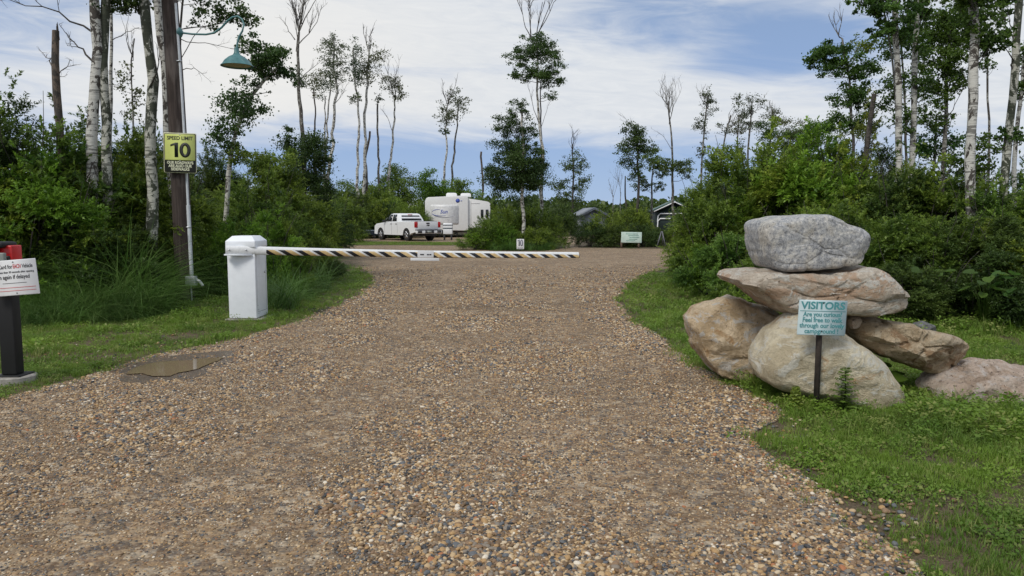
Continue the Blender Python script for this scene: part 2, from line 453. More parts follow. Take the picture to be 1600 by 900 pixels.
def shrub_mesh(H, Rad, L, cover, mat, seed, shoots=6):
    """foliage built from sprays: short arching twigs with alternate narrow leaves, over an uneven dome"""
    rng = np.random.default_rng(seed); Wf = .46
    area = 2 * math.pi * Rad * H * 0.8; n = int(area * cover / (0.5 * L * L * Wf)); per = 15; ns = n // per
    nc = int(12 + 9 * H * Rad); C = np.zeros((nc, 3)); S = np.zeros(nc)
    for i in range(nc):
        a = rng.uniform(0, 6.28); z = rng.uniform(0.05, 1.0) ** 0.8; prof = math.sqrt(max(0.04, 1 - (max(0, z - 0.3) / 0.75) ** 2))
        rr = Rad * prof * rng.uniform(0.35, 1.1); C[i] = (rr * math.cos(a), rr * math.sin(a), z * H * rng.uniform(.78, 1.08)); S[i] = rng.uniform(.14, .36) * (0.45 * Rad + 0.25 * H) * (1.0 if z < .75 else .7)
    pick = rng.choice(nc, ns, p=S ** 2 / (S ** 2).sum())
    off = rng.normal(size=(ns, 3)); off /= np.linalg.norm(off, axis=1)[:, None]
    st = C[pick] + off * (rng.random(ns) ** .4 * .85)[:, None] * S[pick][:, None] * np.array((1, 1, .85))
    out = st - np.array((0, 0, H * .45)); out[:, 2] *= .5; out /= np.linalg.norm(out, axis=1)[:, None] + 1e-6
    d = out * .6 + off * .55 + rng.normal(0, .35, (ns, 3)); d[:, 2] += .45; d /= np.linalg.norm(d, axis=1)[:, None]
    ln = rng.uniform(2.2, 5.2, ns) * L
    # upright leafy leaders poking out of the top and sides
    k2 = shoots * 10; lead = rng.integers(0, nc, shoots); a2 = C[lead][:, None] + np.array((0, 0, 1.0)) * (np.linspace(0, 1, 10)[None, :, None] * rng.uniform(.18, .42, shoots)[:, None, None] * H) + rng.normal(0, .04, (shoots, 10, 3))
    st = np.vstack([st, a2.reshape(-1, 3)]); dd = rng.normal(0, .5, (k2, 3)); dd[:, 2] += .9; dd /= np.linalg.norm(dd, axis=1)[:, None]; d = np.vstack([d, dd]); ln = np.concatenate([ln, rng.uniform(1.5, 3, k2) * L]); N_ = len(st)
    t = np.linspace(.05, 1, per)[None, :, None]
    pos = st[:, None] + d[:, None] * ln[:, None, None] * t; pos[..., 2] -= (t[..., 0] ** 2) * ln[:, None] * .25
    side = np.cross(d, rng.normal(size=(N_, 3))); side /= np.linalg.norm(side, axis=1)[:, None]
    sgn = np.where(np.arange(per) % 2 == 0, 1.0, -1.0)[None, :, None]
    ld = d[:, None] * .75 + side[:, None] * sgn * .8 + rng.normal(0, .28, (N_, per, 3)); ld /= np.linalg.norm(ld, axis=2)[..., None]
    up_ = rng.normal(0, .45, (N_, per, 3)); up_[..., 2] += 1.0
    wv = np.cross(ld, up_); wv /= np.linalg.norm(wv, axis=2)[..., None] + 1e-6; nrm = np.cross(wv, ld)
    l = L * rng.uniform(.6, 1.25, (N_, per, 1)) * (1.1 - .35 * t); w_ = l * Wf
    p = pos.reshape(-1, 3); ld = ld.reshape(-1, 3); wv = wv.reshape(-1, 3); nrm = nrm.reshape(-1, 3); l = l.reshape(-1, 1); w_ = w_.reshape(-1, 1)
    p[:, 2] = np.maximum(p[:, 2], .03)
    v = np.stack([p, p + ld * l * .42 + wv * w_ * .5 + nrm * w_ * .12, p + ld * l - nrm * l * .12, p + ld * l * .42 - wv * w_ * .5 + nrm * w_ * .12], 1).reshape(-1, 3)
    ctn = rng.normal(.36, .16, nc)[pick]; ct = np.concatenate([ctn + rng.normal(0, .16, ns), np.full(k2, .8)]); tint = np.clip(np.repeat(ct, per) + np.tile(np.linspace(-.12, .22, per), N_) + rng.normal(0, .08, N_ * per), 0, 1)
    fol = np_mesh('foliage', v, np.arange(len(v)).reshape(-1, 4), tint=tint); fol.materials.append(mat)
    sg = Geo()
    for i in range(0, nc, 2):
        b0 = np.array((rng.normal() * .12, rng.normal() * .12, 0)); mid = (b0 + C[i]) * .5 + np.array((0, 0, .12 * H)); sg.tube([b0, b0 * .7 + mid * .3 + np.array((0, 0, .08 * H)), mid, C[i]], [.022, .018, .012, .005], 5, cap=False)
    for i in range(4):                                       # old bare stems reaching past the leaves
        a_ = rng.uniform(0, 6.28); q0 = np.array((math.cos(a_) * .1, math.sin(a_) * .1, 0)); tp_ = np.array((math.cos(a_) * Rad * .9, math.sin(a_) * Rad * .9, H * rng.uniform(.95, 1.15))); sg.tube(wobble_path(q0, tp_, 8, .12, rng), np.linspace(.018, .004, 8), 5, cap=False)
    me = np_mesh('stems', np.vstack(sg.v), np.vstack(sg.q)); me.materials.append(BK['dark'])
    return fol, me
SH = {}
def shrub_proto(kind, i):
    key = (kind, i)
    if key not in SH:
        spec = {'tall': (3.2, 1.35, .080, 3.0, LF['mid']), 'talldark': (3.4, 1.4, .080, 3.0, LF['dark']), 'tallbright': (2.8, 1.2, .085, 2.4, LF['light']),
                'tallbig': (3.0, 1.3, .125, 2.2, LF['mid']), 'low': (1.4, .95, .055, 2.8, LF['mid']), 'lowdark': (1.5, 1.0, .055, 2.8, LF['dark']), 'lowbright': (1.3, .9, .055, 2.5, LF['light']), 'gold': (2.2, .9, .055, 1.6, LF['gold']),
                'far': (3.0, 2.0, .15, 2.4, LF['mid']), 'fardark': (3.0, 2.0, .15, 2.5, LF['dark']), 'farbright': (3.0, 2.0, .15, 2.3, LF['light'])}[kind]
        H, Rd, L, cv, m = spec
        fol, st = shrub_mesh(H, Rd, L, cv, m, 100 + sum(map(ord, kind)) * 7 + i, shoots=3 if kind.startswith('far') else 7)
        SH[key] = (H, Rd, fol, st)
    return SH[key]
def rowname(D, rows):
    for lim, nm in rows:
        if D < lim: return nm
    return rows[-1][1]
SPOT = [(9999, '')]
TONE = {'tallbig': 'large leaved green shrub', 'tall': 'mid green leafy shrub', 'talldark': 'dark leafy shrub', 'tallbright': 'bright green shrub', 'low': 'low green shrub', 'lowdark': 'low dark shrub', 'lowbright': 'low bright green shrub', 'far': 'mid green shrub', 'fardark': 'dark shrub', 'farbright': 'bright shrub'}
def shrub(px, ytop, D, kind, label, group, width=None, cat='shrub', name='leafy_shrub', variant=None):
    i = int(rv.integers(0, 3 if kind in ('tall', 'talldark') else 2)) if variant is None else variant
    H, Rd, fol, st = shrub_proto(kind, i)
    h = CAMZ + (342 - ytop) * D / F
    x = (px - 800) / F * D
    sz = h / H * 0.93; sxy = sz ** 0.6 if width is None else width * mpp(D) / 2 / Rd
    r = empty(name, (x, D, 0), rv.uniform(0, 6.28), label=label, cat=cat, group=group); r.scale = (sxy, sxy, sz)
    link('foliage', fol, None, r); link('stems', st, None, r)
    return r

# --- shrubs -------------------------------------------------------
ROWS = [(12.4, 'in the front row'), (13.7, 'in the middle row'), (99, 'in the back row')]; TAIL = 'of the left thicket'; GRP = 'thicket behind the card reader'; SPOT = [(0, ', beyond the card reader'), (60, ', behind the card reader'), (112, ', by the dead trunk'), (160, ', by the scarred birch'), (200, ', by the darker birch'), (240, ', by the mossy birch'), (270, ', left of the pole'), (999, ', right of the pole')]
for px, yt, D, k in [(-120, 190, 12, 'talldark'), (-60, 160, 12.5, 'talldark'), (15, 165, 12.8, 'talldark'), (75, 185, 13.2, 'tallbig'), (122, 225, 14.6, 'talldark'), (172, 215, 14.8, 'talldark'), (205, 215, 14.4, 'tall'), (250, 225, 17.6, 'talldark'),
                     (-30, 270, 12.0, 'tallbig'), (92, 290, 12.3, 'tall'), (168, 325, 12.9, 'talldark'), (196, 290, 15.2, 'talldark'), (312, 250, 30.0, 'talldark'), (243, 325, 17.2, 'tall'), (308, 328, 23, 'lowdark'), (345, 325, 22.5, 'lowdark')]:
    shrub(px, yt, D, k, TONE[k] + ' ' + (rowname(D, ROWS) + ' ' + TAIL).strip() + rowname(px, SPOT), GRP)
shrub(50, 250, 11.9, 'tallbright', 'bright green sapling shrub standing out of the dark thicket beside the card reader', None)
shrub(150, 345, 12.2, 'talldark', 'dark shrub hiding the foot of the thick scarred birch', None)
shrub(200, 195, 14.2, 'tall', 'mid green shrub filling the gap between the birches beside the pole', None)
ROWS = [(18.1, 'at the front'), (24.5, 'in the middle'), (99, 'at the back')]; TAIL = 'of the middle thicket'; GRP = 'thicket behind the barrier cabinet'; SPOT = [(345, ', right of the pole'), (380, ', by the leaning birch'), (408, ', behind the barrier cabinet'), (425, ', over the cabinet lid'), (450, ', right of the cabinet'), (485, ', by the dense dark tree'), (999, ', at its right end')]
for px, yt, D, k in [(338, 240, 31, 'talldark'), (370, 290, 24, 'tall'), (400, 295, 17, 'tall'), (365, 340, 21, 'low'), (410, 255, 21, 'tall'), (445, 262, 22, 'tall'), (430, 318, 18, 'low'), (328, 300, 29, 'talldark'), (470, 300, 24, 'tall'), (505, 300, 28, 'talldark')]:
    shrub(px, yt, D, k, TONE[k] + ' ' + (rowname(D, ROWS) + ' ' + TAIL).strip() + rowname(px, SPOT), GRP)
shrub(398, 332, 15.2, 'lowbright', 'pale green young shrub right behind the barrier cabinet lid', None)
ROWS = [(99, 'beside')]; TAIL = 'the barrier arm, right of its cabinet'; GRP = 'shrubs beside the barrier cabinet'; SPOT = [(435, ', closest to the cabinet'), (450, ', behind the arm start'), (470, ', low in front'), (490, ', behind'), (999, ', at the gravel bend')]
for px, yt, D, k in [(445, 352, 15.5, 'low'), (485, 365, 16.8, 'low'), (430, 375, 14.3, 'lowbright'), (462, 388, 14.5, 'low'), (497, 388, 17, 'lowdark')]:
    shrub(px, yt, D, k, TONE[k] + ' ' + (rowname(D, ROWS) + ' ' + TAIL).strip() + rowname(px, SPOT), GRP, width=75)
ROWS = [(49, 'at the near end'), (57.5, 'in the middle'), (99, 'at the far end')]; TAIL = 'of the long row'; GRP = 'shrub row left of the pickup'; SPOT = [(452, ', far left'), (490, ', left of its middle'), (512, ', behind its middle'), (535, ', near its middle'), (560, ', right of its middle'), (590, ', left of the pickup'), (606, ', at the pickup nose'), (630, ', behind the pickup'), (660, ', behind the pickup cab'), (999, ', left of the trailer')]
for px, yt, D, k, wd in [(450, 312, 38, 'fardark', 90), (485, 318, 43, 'far', 80), (525, 308, 47, 'far', 85), (543, 318, 49, 'fardark', 56), (570, 305, 57, 'far', 80), (540, 300, 56, 'fardark', 90), (610, 308, 60, 'far', 70), (645, 312, 66, 'far', 70), (675, 322, 72, 'fardark', 60), (500, 292, 58, 'far', 80), (435, 300, 34, 'far', 80), (640, 318, 58, 'far', 55), (602, 318, 57, 'fardark', 45)]:
    shrub(px, yt, D, k, TONE[k] + ' ' + (rowname(D, ROWS) + ' ' + TAIL).strip() + rowname(px, SPOT), GRP, width=wd)
for px, yt, D, k, wd, lb in [(742, 366, 35.6, 'farbright', 50, 'lowest bright green shrub at the left tip of the gravel island'), (768, 340, 36.5, 'far', 64, 'mid green shrub before the trailer side on the island'), (792, 322, 38, 'far', 70, 'taller shrub behind the small 10 sign on the island, left of its tree'),
                     (838, 324, 38.2, 'far', 74, 'tallest shrub on the gravel island, right of the dark tree'), (863, 338, 37.3, 'far', 46, 'rounded shrub at the right end of the gravel island'), (790, 354, 36, 'farbright', 60, 'low bright shrub left of the small 10 sign'), (838, 356, 35.8, 'far', 56, 'low shrub right of the small 10 sign')]:
    shrub(px, yt, D, k, lb, 'shrubs on the gravel island', width=wd)
for px, yt, D, k, wd, lb in [(922, 348, 39.5, 'fardark', 50, 'low dark shrub leftmost in the clump around the notice board'), (950, 330, 40.5, 'far', 62, 'green shrub up left of the pale notice board'), (987, 324, 42, 'far', 66, 'tallest shrub right behind the pale notice board'), (1020, 357, 40.5, 'fardark', 50, 'dark shrub in front of the green roofed cabin'),
                     (965, 352, 39, 'fardark', 60, 'dark low shrub touching the left end of the notice board'), (1004, 350, 39.3, 'fardark', 50, 'dark low shrub touching the right end of the notice board'), (1058, 358, 40.5, 'far', 50, 'green shrub right of the grey A shaped stand'), (1092, 360, 36, 'far', 44, 'green shrub between cabin and hedge at the far gravel edge')]:
    shrub(px, yt, D, k, lb, 'shrubs around the notice board', width=wd)
for px, yt, D, k, wd, lb in [(872, 328, 66, 'fardark', 46, 'dark shrub right behind the island'), (893, 334, 68, 'fardark', 40, 'dark shrub closing the gravel lane'), (765, 330, 60, 'far', 50, 'green shrub right of the trailer slide-out'), (880, 322, 90, 'fardark', 60, 'far dark shrub beyond the gravel lane')]:
    shrub(px, yt, D, k, lb, 'shrubs beyond the island', width=wd)
ROWS = [(12.5, 'in the front row'), (15.1, 'in the middle row'), (99, 'in the back row')]; TAIL = 'of the hedge'; GRP = 'thicket behind the boulders'; SPOT = [(1115, ', left of the boulders'), (1150, ', left above the boulders'), (1210, ', over the slab tip'), (1262, ', behind the granite block'), (1330, ', above the granite block'), (1385, ', right of the granite block'), (1435, ', over the brown slab'), (1500, ', over the grey stone'), (1560, ', by the leaning birch'), (1600, ', near the right edge'), (9999, ', at the right edge')]
for px, yt, D, k in [(1138, 320, 19, 'tall'), (1126, 272, 17.5, 'tall'), (1140, 240, 16, 'tall'), (1185, 225, 15.5, 'tallbig'), (1225, 242, 15, 'tall'), (1275, 236, 14.2, 'tall'), (1325, 250, 14, 'tall'), (1375, 258, 13.6, 'talldark'),
                     (1425, 262, 13.4, 'tall'), (1475, 268, 13, 'tallbig'), (1525, 280, 12.6, 'tall'), (1575, 282, 12.2, 'tall'), (1630, 285, 11.8, 'tall'), (1690, 270, 11.5, 'tall'),
                     (1250, 320, 12.2, 'tall'), (1320, 318, 12, 'tallbig'), (1390, 322, 11.6, 'tall'), (1460, 325, 11.4, 'tall'), (1530, 335, 11.1, 'talldark'), (1600, 330, 10.8, 'tall'), (1670, 330, 10.6, 'tall'),
                     (1250, 232, 19, 'talldark'), (1350, 232, 19, 'talldark'), (1450, 250, 18, 'talldark'), (1550, 268, 17, 'talldark'), (1180, 245, 20, 'talldark'), (1135, 262, 22, 'talldark'), (1640, 262, 16, 'talldark')]:
    shrub(px, yt, D, k, TONE[k] + ' ' + (rowname(D, ROWS) + ' ' + TAIL).strip() + rowname(px, SPOT), GRP)
ROWS = [(12, 'at the hedge foot right of the boulders'), (99, 'at the hedge foot left of the boulders')]; TAIL = ''; GRP = 'low shrubs at the hedge foot'; SPOT = [(1100, ', by the gravel'), (1135, ', near the gravel'), (1160, ', by the slab tip'), (1300, ', behind the tan boulder'), (1430, ', over the brown slab'), (1455, ', above the grey stone'), (1500, ', past the grey stone'), (1560, ', over the rosy boulder'), (9999, ', far right')]
for px, yt, D, k in [(1112, 352, 16.2, 'low'), (1130, 330, 14.6, 'low'), (1150, 360, 13, 'low'), (1195, 400, 11, 'low'), (1420, 415, 10.4, 'lowdark'), (1470, 405, 10.6, 'lowdark'), (1530, 400, 10.4, 'lowdark'), (1590, 400, 10.2, 'lowdark'), (1440, 380, 10.9, 'lowdark')]:
    shrub(px, yt, D, k, TONE[k] + ' ' + (rowname(D, ROWS) + ' ' + TAIL).strip() + rowname(px, SPOT), GRP)
shrub(1110, 384, 14.2, 'lowbright', 'bright green low shrub nearest the right gravel edge, left of the boulders', None)
shrub(1240, 212, 14.6, 'tallbright', 'light green upright shrub poking above the hedge over the top boulder', None)
shrub(1330, 205, 14.9, 'gold', 'yellowish green shrub beside the leaning black snag', None)
shrub(1400, 248, 13.2, 'gold', 'yellow green bush between the two slim white birches', None)

# --- trees --------------------------------------------------------
def tree(label, D, path, wpx, crowns=(), bark='white', limbs=(), tops=(), cat='tree', name='aspen_tree', L=None, group=None, nclump=None, r_top=0.45, stub=0):
    """path: bottom to top, measured (px, py) at distance D; crowns: (cx, cy, rx, ry, cover, leafkind); limbs: bare branch polylines; tops: (px,py,len_px,levels) dead twig heads"""
    rng = np.random.default_rng(abs(hash_(label)) % 100000)
    pts = [P(px, py, D) for px, py in path]
    base = pts[0].copy(); base[2] = 0.0
    if len(pts) > 1: base[0] -= (pts[1][0] - pts[0][0]) * 0.25
    ctrl = np.array([base] + pts)
    if ctrl[1][2] < 0.3: ctrl = np.delete(ctrl, 1, 0)
    # smooth resample
    s = np.concatenate([[0], np.cumsum(np.linalg.norm(np.diff(ctrl, axis=0), axis=1))]); K = max(8, int(s[-1] / 0.45)); u = np.linspace(0, s[-1], K)
    path3 = np.stack([np.interp(u, s, ctrl[:, i]) for i in range(3)], 1)
    for _ in range(2): path3[1:-1] = (path3[:-2] + path3[1:-1] * 2 + path3[2:]) / 4
    m = mpp(D); wob = np.cumsum(rng.normal(0, 1, (K, 2)), 0); wob -= np.linspace(0, 1, K)[:, None] * wob[-1]; path3[1:-1, :2] += wob[1:-1] * wpx * m * (0.12 if wpx > 7 else 0.2)
    r0 = wpx * m / 2; rad = np.interp(np.linspace(0, 1, K), [0, 0.06, 1], [r0 * 1.25, r0 * 1.05, r0 * r_top]) * (1 + rng.normal(0, .04, K))
    root = empty(name, tuple(base), label=label, cat=cat, group=group)
    g = Geo(); g.tube(path3, rad, 10 if wpx > 7 else 6); gt = g; g = Geo(); g.lim = True
    if stub:                                   # splintered broken top
        for _ in range(5):
            a = rng.uniform(0, 6.28); q = path3[-1] + np.array((math.cos(a), math.sin(a), 0)) * rad[-1] * .6; gt.tube([q - (0, 0, .15), q + (rng.normal() * .02, 0, stub * m * rng.uniform(.4, 1))], [rad[-1] * .45, .004], 4)
    LV, LQ, LT, c0 = [], [], [], 0; mats = []
    Lw = L or max(0.06, 2.3 * m)
    by = {}
    for ci, (cx, cy, rx, ry, cov, lk) in enumerate(crowns):
        C = P(cx, cy, D); rr = np.array((rx * m * 1.08, rx * m * 0.9, ry * m * 1.08)); n = int((1.6 if lk == 'olive' else 2.3) * cov * math.pi * rx * ry * m * m / (0.5 * Lw * Lw * .8))
        k = nclump or int(np.clip(10 + 16 * math.sqrt(rx * ry * m * m), 12, 60)); cen = []; sz = []
        for i in range(k):
            d = rng.normal(size=3); d /= np.linalg.norm(d); cen.append(C + d * rr * rng.random() ** .45); sz.append(min(rr[0], rr[2]) * rng.uniform(.12, .34) * (1.0 if k < 40 else .85))
        cen = np.array(cen); sz = np.array(sz); pick = rng.choice(k, n, p=sz ** 1.7 / (sz ** 1.7).sum())
        # loose leaves along the boughs between clump and stem as well
        o = rng.normal(0, .55, (n, 3)); lo_ = rng.random(n) < .28; jn = rng.integers(0, k, n); mix_ = np.where(lo_, rng.random(n) * .6, 0)[:, None]; base_c = cen[pick] * (1 - mix_) + cen[jn] * mix_; ct = base_c + o * sz[pick][:, None] * (1.25, 1.25, .75)
        tint = rng.normal(.4, .20, k)[pick] + rng.normal(0, .16, n)
        v, q, t = leaves(ct, Lw, Lw * .8, rng, tint, up=.3)
        a = by.setdefault(lk, [[], [], [], 0]); a[0].append(v); a[1].append(q + a[3]); a[2].append(t); a[3] += len(v)
        # branch each clump from the nearest node that is already joined to the trunk
        pass; order = np.argsort(np.min(np.linalg.norm(path3[None] - cen[:, None], axis=2), axis=1)); nodes = [(path3[i_], rad[i_] * .38) for i_ in range(max(1, int(K * .25)), K)]
        for i in order:
            pn = np.array([q_[0] for q_ in nodes]); dv = cen[i] - pn; cost = np.linalg.norm(dv, axis=1) + np.maximum(0, -dv[:, 2] + .1) * 2.0; j = int(np.argmin(cost)); a0, rb = nodes[j]; ln_ = np.linalg.norm(cen[i] - a0)
            rb = max(.005, min(rb, .008 + .010 * ln_)); mid = a0 * .5 + cen[i] * .5 + rng.normal(0, .08, 3) * ln_ + np.array((0, 0, -.05 * ln_)); g.tube([a0, mid, cen[i]], [rb, rb * .75, rb * .45], 4, cap=False)
            nodes.append((mid, rb * .7)); nodes.append((cen[i], rb * .45))
            if i % 2 == 0: twigs(g, cen[i], (cen[i] - a0) + rng.normal(size=3) * .4 * ln_, sz[i] * 1.6, rb * .35, 0, rng)
    for pl in limbs:
        q = np.array([P(a, b_, D) for a, b_ in pl]); q[:, 1] += np.linspace(0, rng.uniform(-.5, .5), len(q)); kk = 7; uu = np.linspace(0, len(q) - 1, kk); q = np.stack([np.interp(uu, np.arange(len(q)), q[:, i]) for i in range(3)], 1)
        q[1:-1] += rng.normal(0, .02, (kk - 2, 3)); r1 = max(.010, wpx * m * .10); g.tube(q, np.linspace(r1, r1 * .3, kk), 5, cap=False)
        for i in (3, 4, 5, 6):
            twigs(g, q[i], (q[i] - q[i - 1]) + rng.normal(0, .1, 3), np.linalg.norm(q[-1] - q[0]) * .28, r1 * .35, 1, rng)
    for (a, b_, ln, lv) in tops:
        s0 = P(a, b_, D); nr_ = path3[int(np.argmin(np.linalg.norm(path3 - s0, axis=1)))]; r_s = max(.009, wpx * m * .14)
        if np.linalg.norm(nr_ - s0) > .05: g.tube([nr_, (nr_ + s0) / 2 + rng.normal(0, .03, 3), s0], [r_s * 1.3, r_s * 1.1, r_s], 5, cap=False)
        for _ in range(3): twigs(g, s0, np.array((rng.normal() * .35, rng.normal() * .35, 1.0)), ln * m * rng.uniform(.7, 1.05), max(.009, wpx * m * .14), lv, rng, .42, .5)
    nv = gt.n
    if g.v:
        gt._add(np.vstack(g.v), np.vstack(g.q), np.vstack(g.t) if g.t else None)
    tr_ = gt.build('trunk', BK[bark], root, off=base, smooth=True, sharp=80)
    tr_.data.materials.append(BK['dark' if bark in ('dark', 'mossy', 'white') else bark])
    for f_ in tr_.data.polygons:
        if f_.vertices[0] >= nv: f_.material_index = 1
    for lk, (v, q, t, _) in by.items():
        me = np_mesh('crown', np.vstack(v) - base, np.vstack(q), tint=np.concatenate(t)); link('crown', me, LF[lk], root)
    return root
def hash_(s):
    h = 7
    for ch in s: h = (h * 131 + ord(ch)) % 1000003
    return h

# left group
tree('broken dark dead trunk with splintered top, left of the first white birch', 13, [(104, 420), (98, 300), (93, 150), (87, 48)], 13, bark='snag', name='dead_tree', r_top=.75, stub=14, limbs=[[(88, 110), (65, 92), (42, 76)], [(90, 135), (80, 118), (84, 85)]])
tree('thick white birch with black scars, nearest the card reader', 12.9, [(150, 440), (146, 300), (141, 215), (148, 150), (152, 90), (146, 0), (144, -60)], 17, [(150, -40, 70, 40, .8, 'dark')], name='birch_tree', r_top=.8, limbs=[[(144, 50), (95, 20), (20, 2)], [(144, 95), (122, 72), (102, 52)], [(148, 225), (150, 265), (143, 290)]])
tree('darker mossy birch close behind the thick scarred birch', 13, [(170, 460), (165, 250), (161, 120), (165, 0), (166, -50)], 15, [(170, -30, 50, 40, .8, 'dark')], bark='mossy', name='birch_tree', r_top=.85)
tree('slim pale curving birch beside the darker mossy birch', 14, [(176, 460), (172, 240), (171, 130), (175, 50), (183, 15), (172, -20)], 8, bark='white', name='birch_tree', limbs=[[(172, 65), (195, 50), (215, 42)]])
tree('mossy birch with dark collars, second left of the pole', 13.2, [(240, 470), (237, 240), (235, 120), (231, 40), (224, -10)], 17, [(195, 5, 40, 22, 1.1, 'dark'), (225, -35, 60, 30, .9, 'dark')], bark='mossy', name='birch_tree', r_top=.85, limbs=[[(235, 140), (250, 125), (262, 95)]])
tree('straight white birch touching the left side of the utility pole', 14.5, [(272, 460), (264, 240), (257, 140), (246, 30), (242, -30)], 13, [(240, -45, 55, 30, .8, 'dark')], name='birch_tree', r_top=.85)
tree('thin leafy sapling between the mossy birches', 17, [(212, 400), (208, 220), (205, 120), (210, 60)], 4, [(205, 165, 26, 50, .35, 'olive'), (190, 120, 20, 35, .3, 'olive')], bark='grey', name='birch_sapling', tops=[(208, 90, 50, 1)])
tree('overhanging leafy tree with bare lower branches right of the pole', 15.5, [(295, 470), (290, 250), (278, 90), (283, 30), (290, -30)], 6, [(340, 18, 44, 26, 1.0, 'dark'), (385, 28, 22, 22, .8, 'dark'), (300, -10, 40, 20, 1, 'dark')], bark='dark', name='aspen_tree', limbs=[[(280, 60), (320, 66), (365, 72)], [(284, 110), (305, 106), (325, 122)], [(281, 95), (310, 42), (350, 22)]])
tree('leaning birch with dark leafy crown beneath the green lamp', 17, [(352, 420), (356, 290), (364, 240), (374, 200), (392, 140), (415, 118), (440, 100)], 9, [(378, 175, 42, 42, 1.3, 'dark'), (350, 215, 26, 28, 1.1, 'dark'), (418, 95, 52, 28, 1.7, 'dark'), (395, 75, 26, 20, 1.2, 'dark'), (447, 118, 24, 18, 1.2, 'dark'), (375, 240, 28, 28, 1.0, 'mid'), (400, 130, 24, 20, .9, 'dark')], name='birch_tree', r_top=.4)
tree('small bushy green tree behind the leaning birch', 22, [(425, 400), (428, 300), (430, 250)], 5, [(430, 262, 36, 45, 1.7, 'mid'), (408, 270, 26, 34, 1.2, 'mid')], bark='grey')
tree('dense dark green tree left of the bare topped aspen', 25, [(488, 420), (476, 330), (472, 240)], 6, [(470, 250, 38, 48, 2.1, 'dark'), (500, 235, 26, 26, 1.5, 'dark'), (495, 285, 30, 34, 1.8, 'dark'), (450, 222, 14, 26, 1.3, 'dark'), (445, 285, 30, 34, 1.6, 'dark')], bark='grey')
tree('tall bare topped aspen rising over the dense dark tree', 32, [(480, 380), (473, 200), (466, 130), (462, 90), (467, 50)], 8, [(463, 120, 14, 22, .7, 'dark')], bark='grey', name='aspen_tree', tops=[(463, 80, 75, 3), (467, 50, 55, 3)], limbs=[[(468, 125), (480, 110), (498, 92)], [(461, 62), (450, 48), (440, 30)]])
tree('slim aspen with small ragged crown beside the bare topped aspen', 59, [(500, 360), (492, 210), (490, 140)], 4, [(492, 128, 18, 24, .7, 'olive')], bark='dark')
for i, (lab, pth, w_, cr) in enumerate([
    ('tallest aspen of the first clump, crown reaching above its neighbours', [(508, 350), (513, 240), (521, 150), (520, 60)], 6, [(518, 72, 20, 26, 1.0, 'olive'), (522, 115, 18, 26, 1.0, 'olive')]),
    ('left stem aspen in the first clump, thin crown half as high', [(503, 350), (507, 230), (508, 150)], 4, [(506, 130, 16, 24, .7, 'olive')]),
    ('middle white stem of the first aspen clump', [(506, 350), (512, 190), (516, 120)], 4, [(524, 95, 16, 22, .6, 'olive')])]):
    tree(lab, 60 + i * .5, pth, w_, cr, bark='white', limbs=[[(520, 165), (532, 155), (542, 138)]] if i == 0 else ())
tree('thinner left aspen of the second clump with narrow crown', 61, [(562, 350), (558, 200), (554, 130), (552, 75)], 5, [(554, 80, 11, 22, .9, 'olive'), (556, 115, 14, 22, .9, 'olive'), (556, 155, 12, 9, .8, 'dark')], bark='white')
tree('tall white aspen of the second clump with twiggy spreading crown', 62, [(568, 350), (571, 200), (574, 120), (577, 70)], 6, [(575, 100, 20, 30, .8, 'olive'), (595, 88, 14, 12, .7, 'olive'), (568, 120, 18, 18, .7, 'olive')], bark='white', tops=[(577, 85, 30, 2)], limbs=[[(575, 115), (588, 95), (602, 82)]])
tree('short broken stem leaning beside the second aspen clump', 62.5, [(572, 340), (574, 240), (578, 205)], 4, bark='snag', name='dead_tree', r_top=.8)
tree('thin aspen with one tiny tuft of leaves on top', 63, [(592, 350), (594, 220), (590, 162)], 4, [(592, 155, 8, 9, .8, 'olive')], bark='grey', r_top=.7)
tree('forked aspen with light airy crown left of the gap in the trees', 64, [(606, 350), (611, 215), (616, 170), (618, 150)], 5, [(610, 130, 16, 17, .9, 'olive'), (625, 148, 16, 16, .8, 'olive')], bark='white', tops=[(618, 155, 38, 2)], limbs=[[(613, 205), (606, 185), (598, 172)]])
tree('left aspen of the pair above the trailer', 77, [(698, 350), (698, 220), (699, 165)], 4.5, [(697, 180, 17, 22, .9, 'olive'), (695, 205, 10, 6, 1, 'dark')], bark='white', tops=[(700, 165, 32, 2)])
tree('right aspen of the pair above the trailer', 78, [(705, 350), (710, 200), (716, 160)], 4.5, [(718, 165, 16, 22, .8, 'olive'), (708, 150, 12, 14, .6, 'olive')], bark='grey')
tree('bare pole-like dead trunk rising between trailer and island', 77, [(751, 350), (752, 237)], 4, bark='snag', name='dead_tree', r_top=.8)
for lab, D, cx, rx, yt, kk in [('round dark green tree behind the row of aspens', 66, 622, 27, 262, 'mid'), ('bright green tree just left of the trailer', 70, 678, 24, 262, 'light'), ('green tree behind the trailer roof', 74, 712, 22, 272, 'mid'), ('small green tree right of the trailer', 72, 742, 18, 290, 'mid'), ('green tree low behind the second aspen clump', 64, 570, 24, 282, 'mid'), ('small round green tree half hidden behind the pickup', 62, 598, 24, 285, 'mid'), ('green tree far behind the left aspens', 68, 528, 26, 284, 'mid')]:
    tree(lab, D, [(cx, 345), (cx, yt + 22)], 4, [(cx, yt + 26, rx, 26, 1.9, kk), (cx + rx * .4, yt + 48, rx, 22, 1.8, kk), (cx - rx * .5, yt + 42, rx * .8, 20, 1.6, kk)], bark='grey')
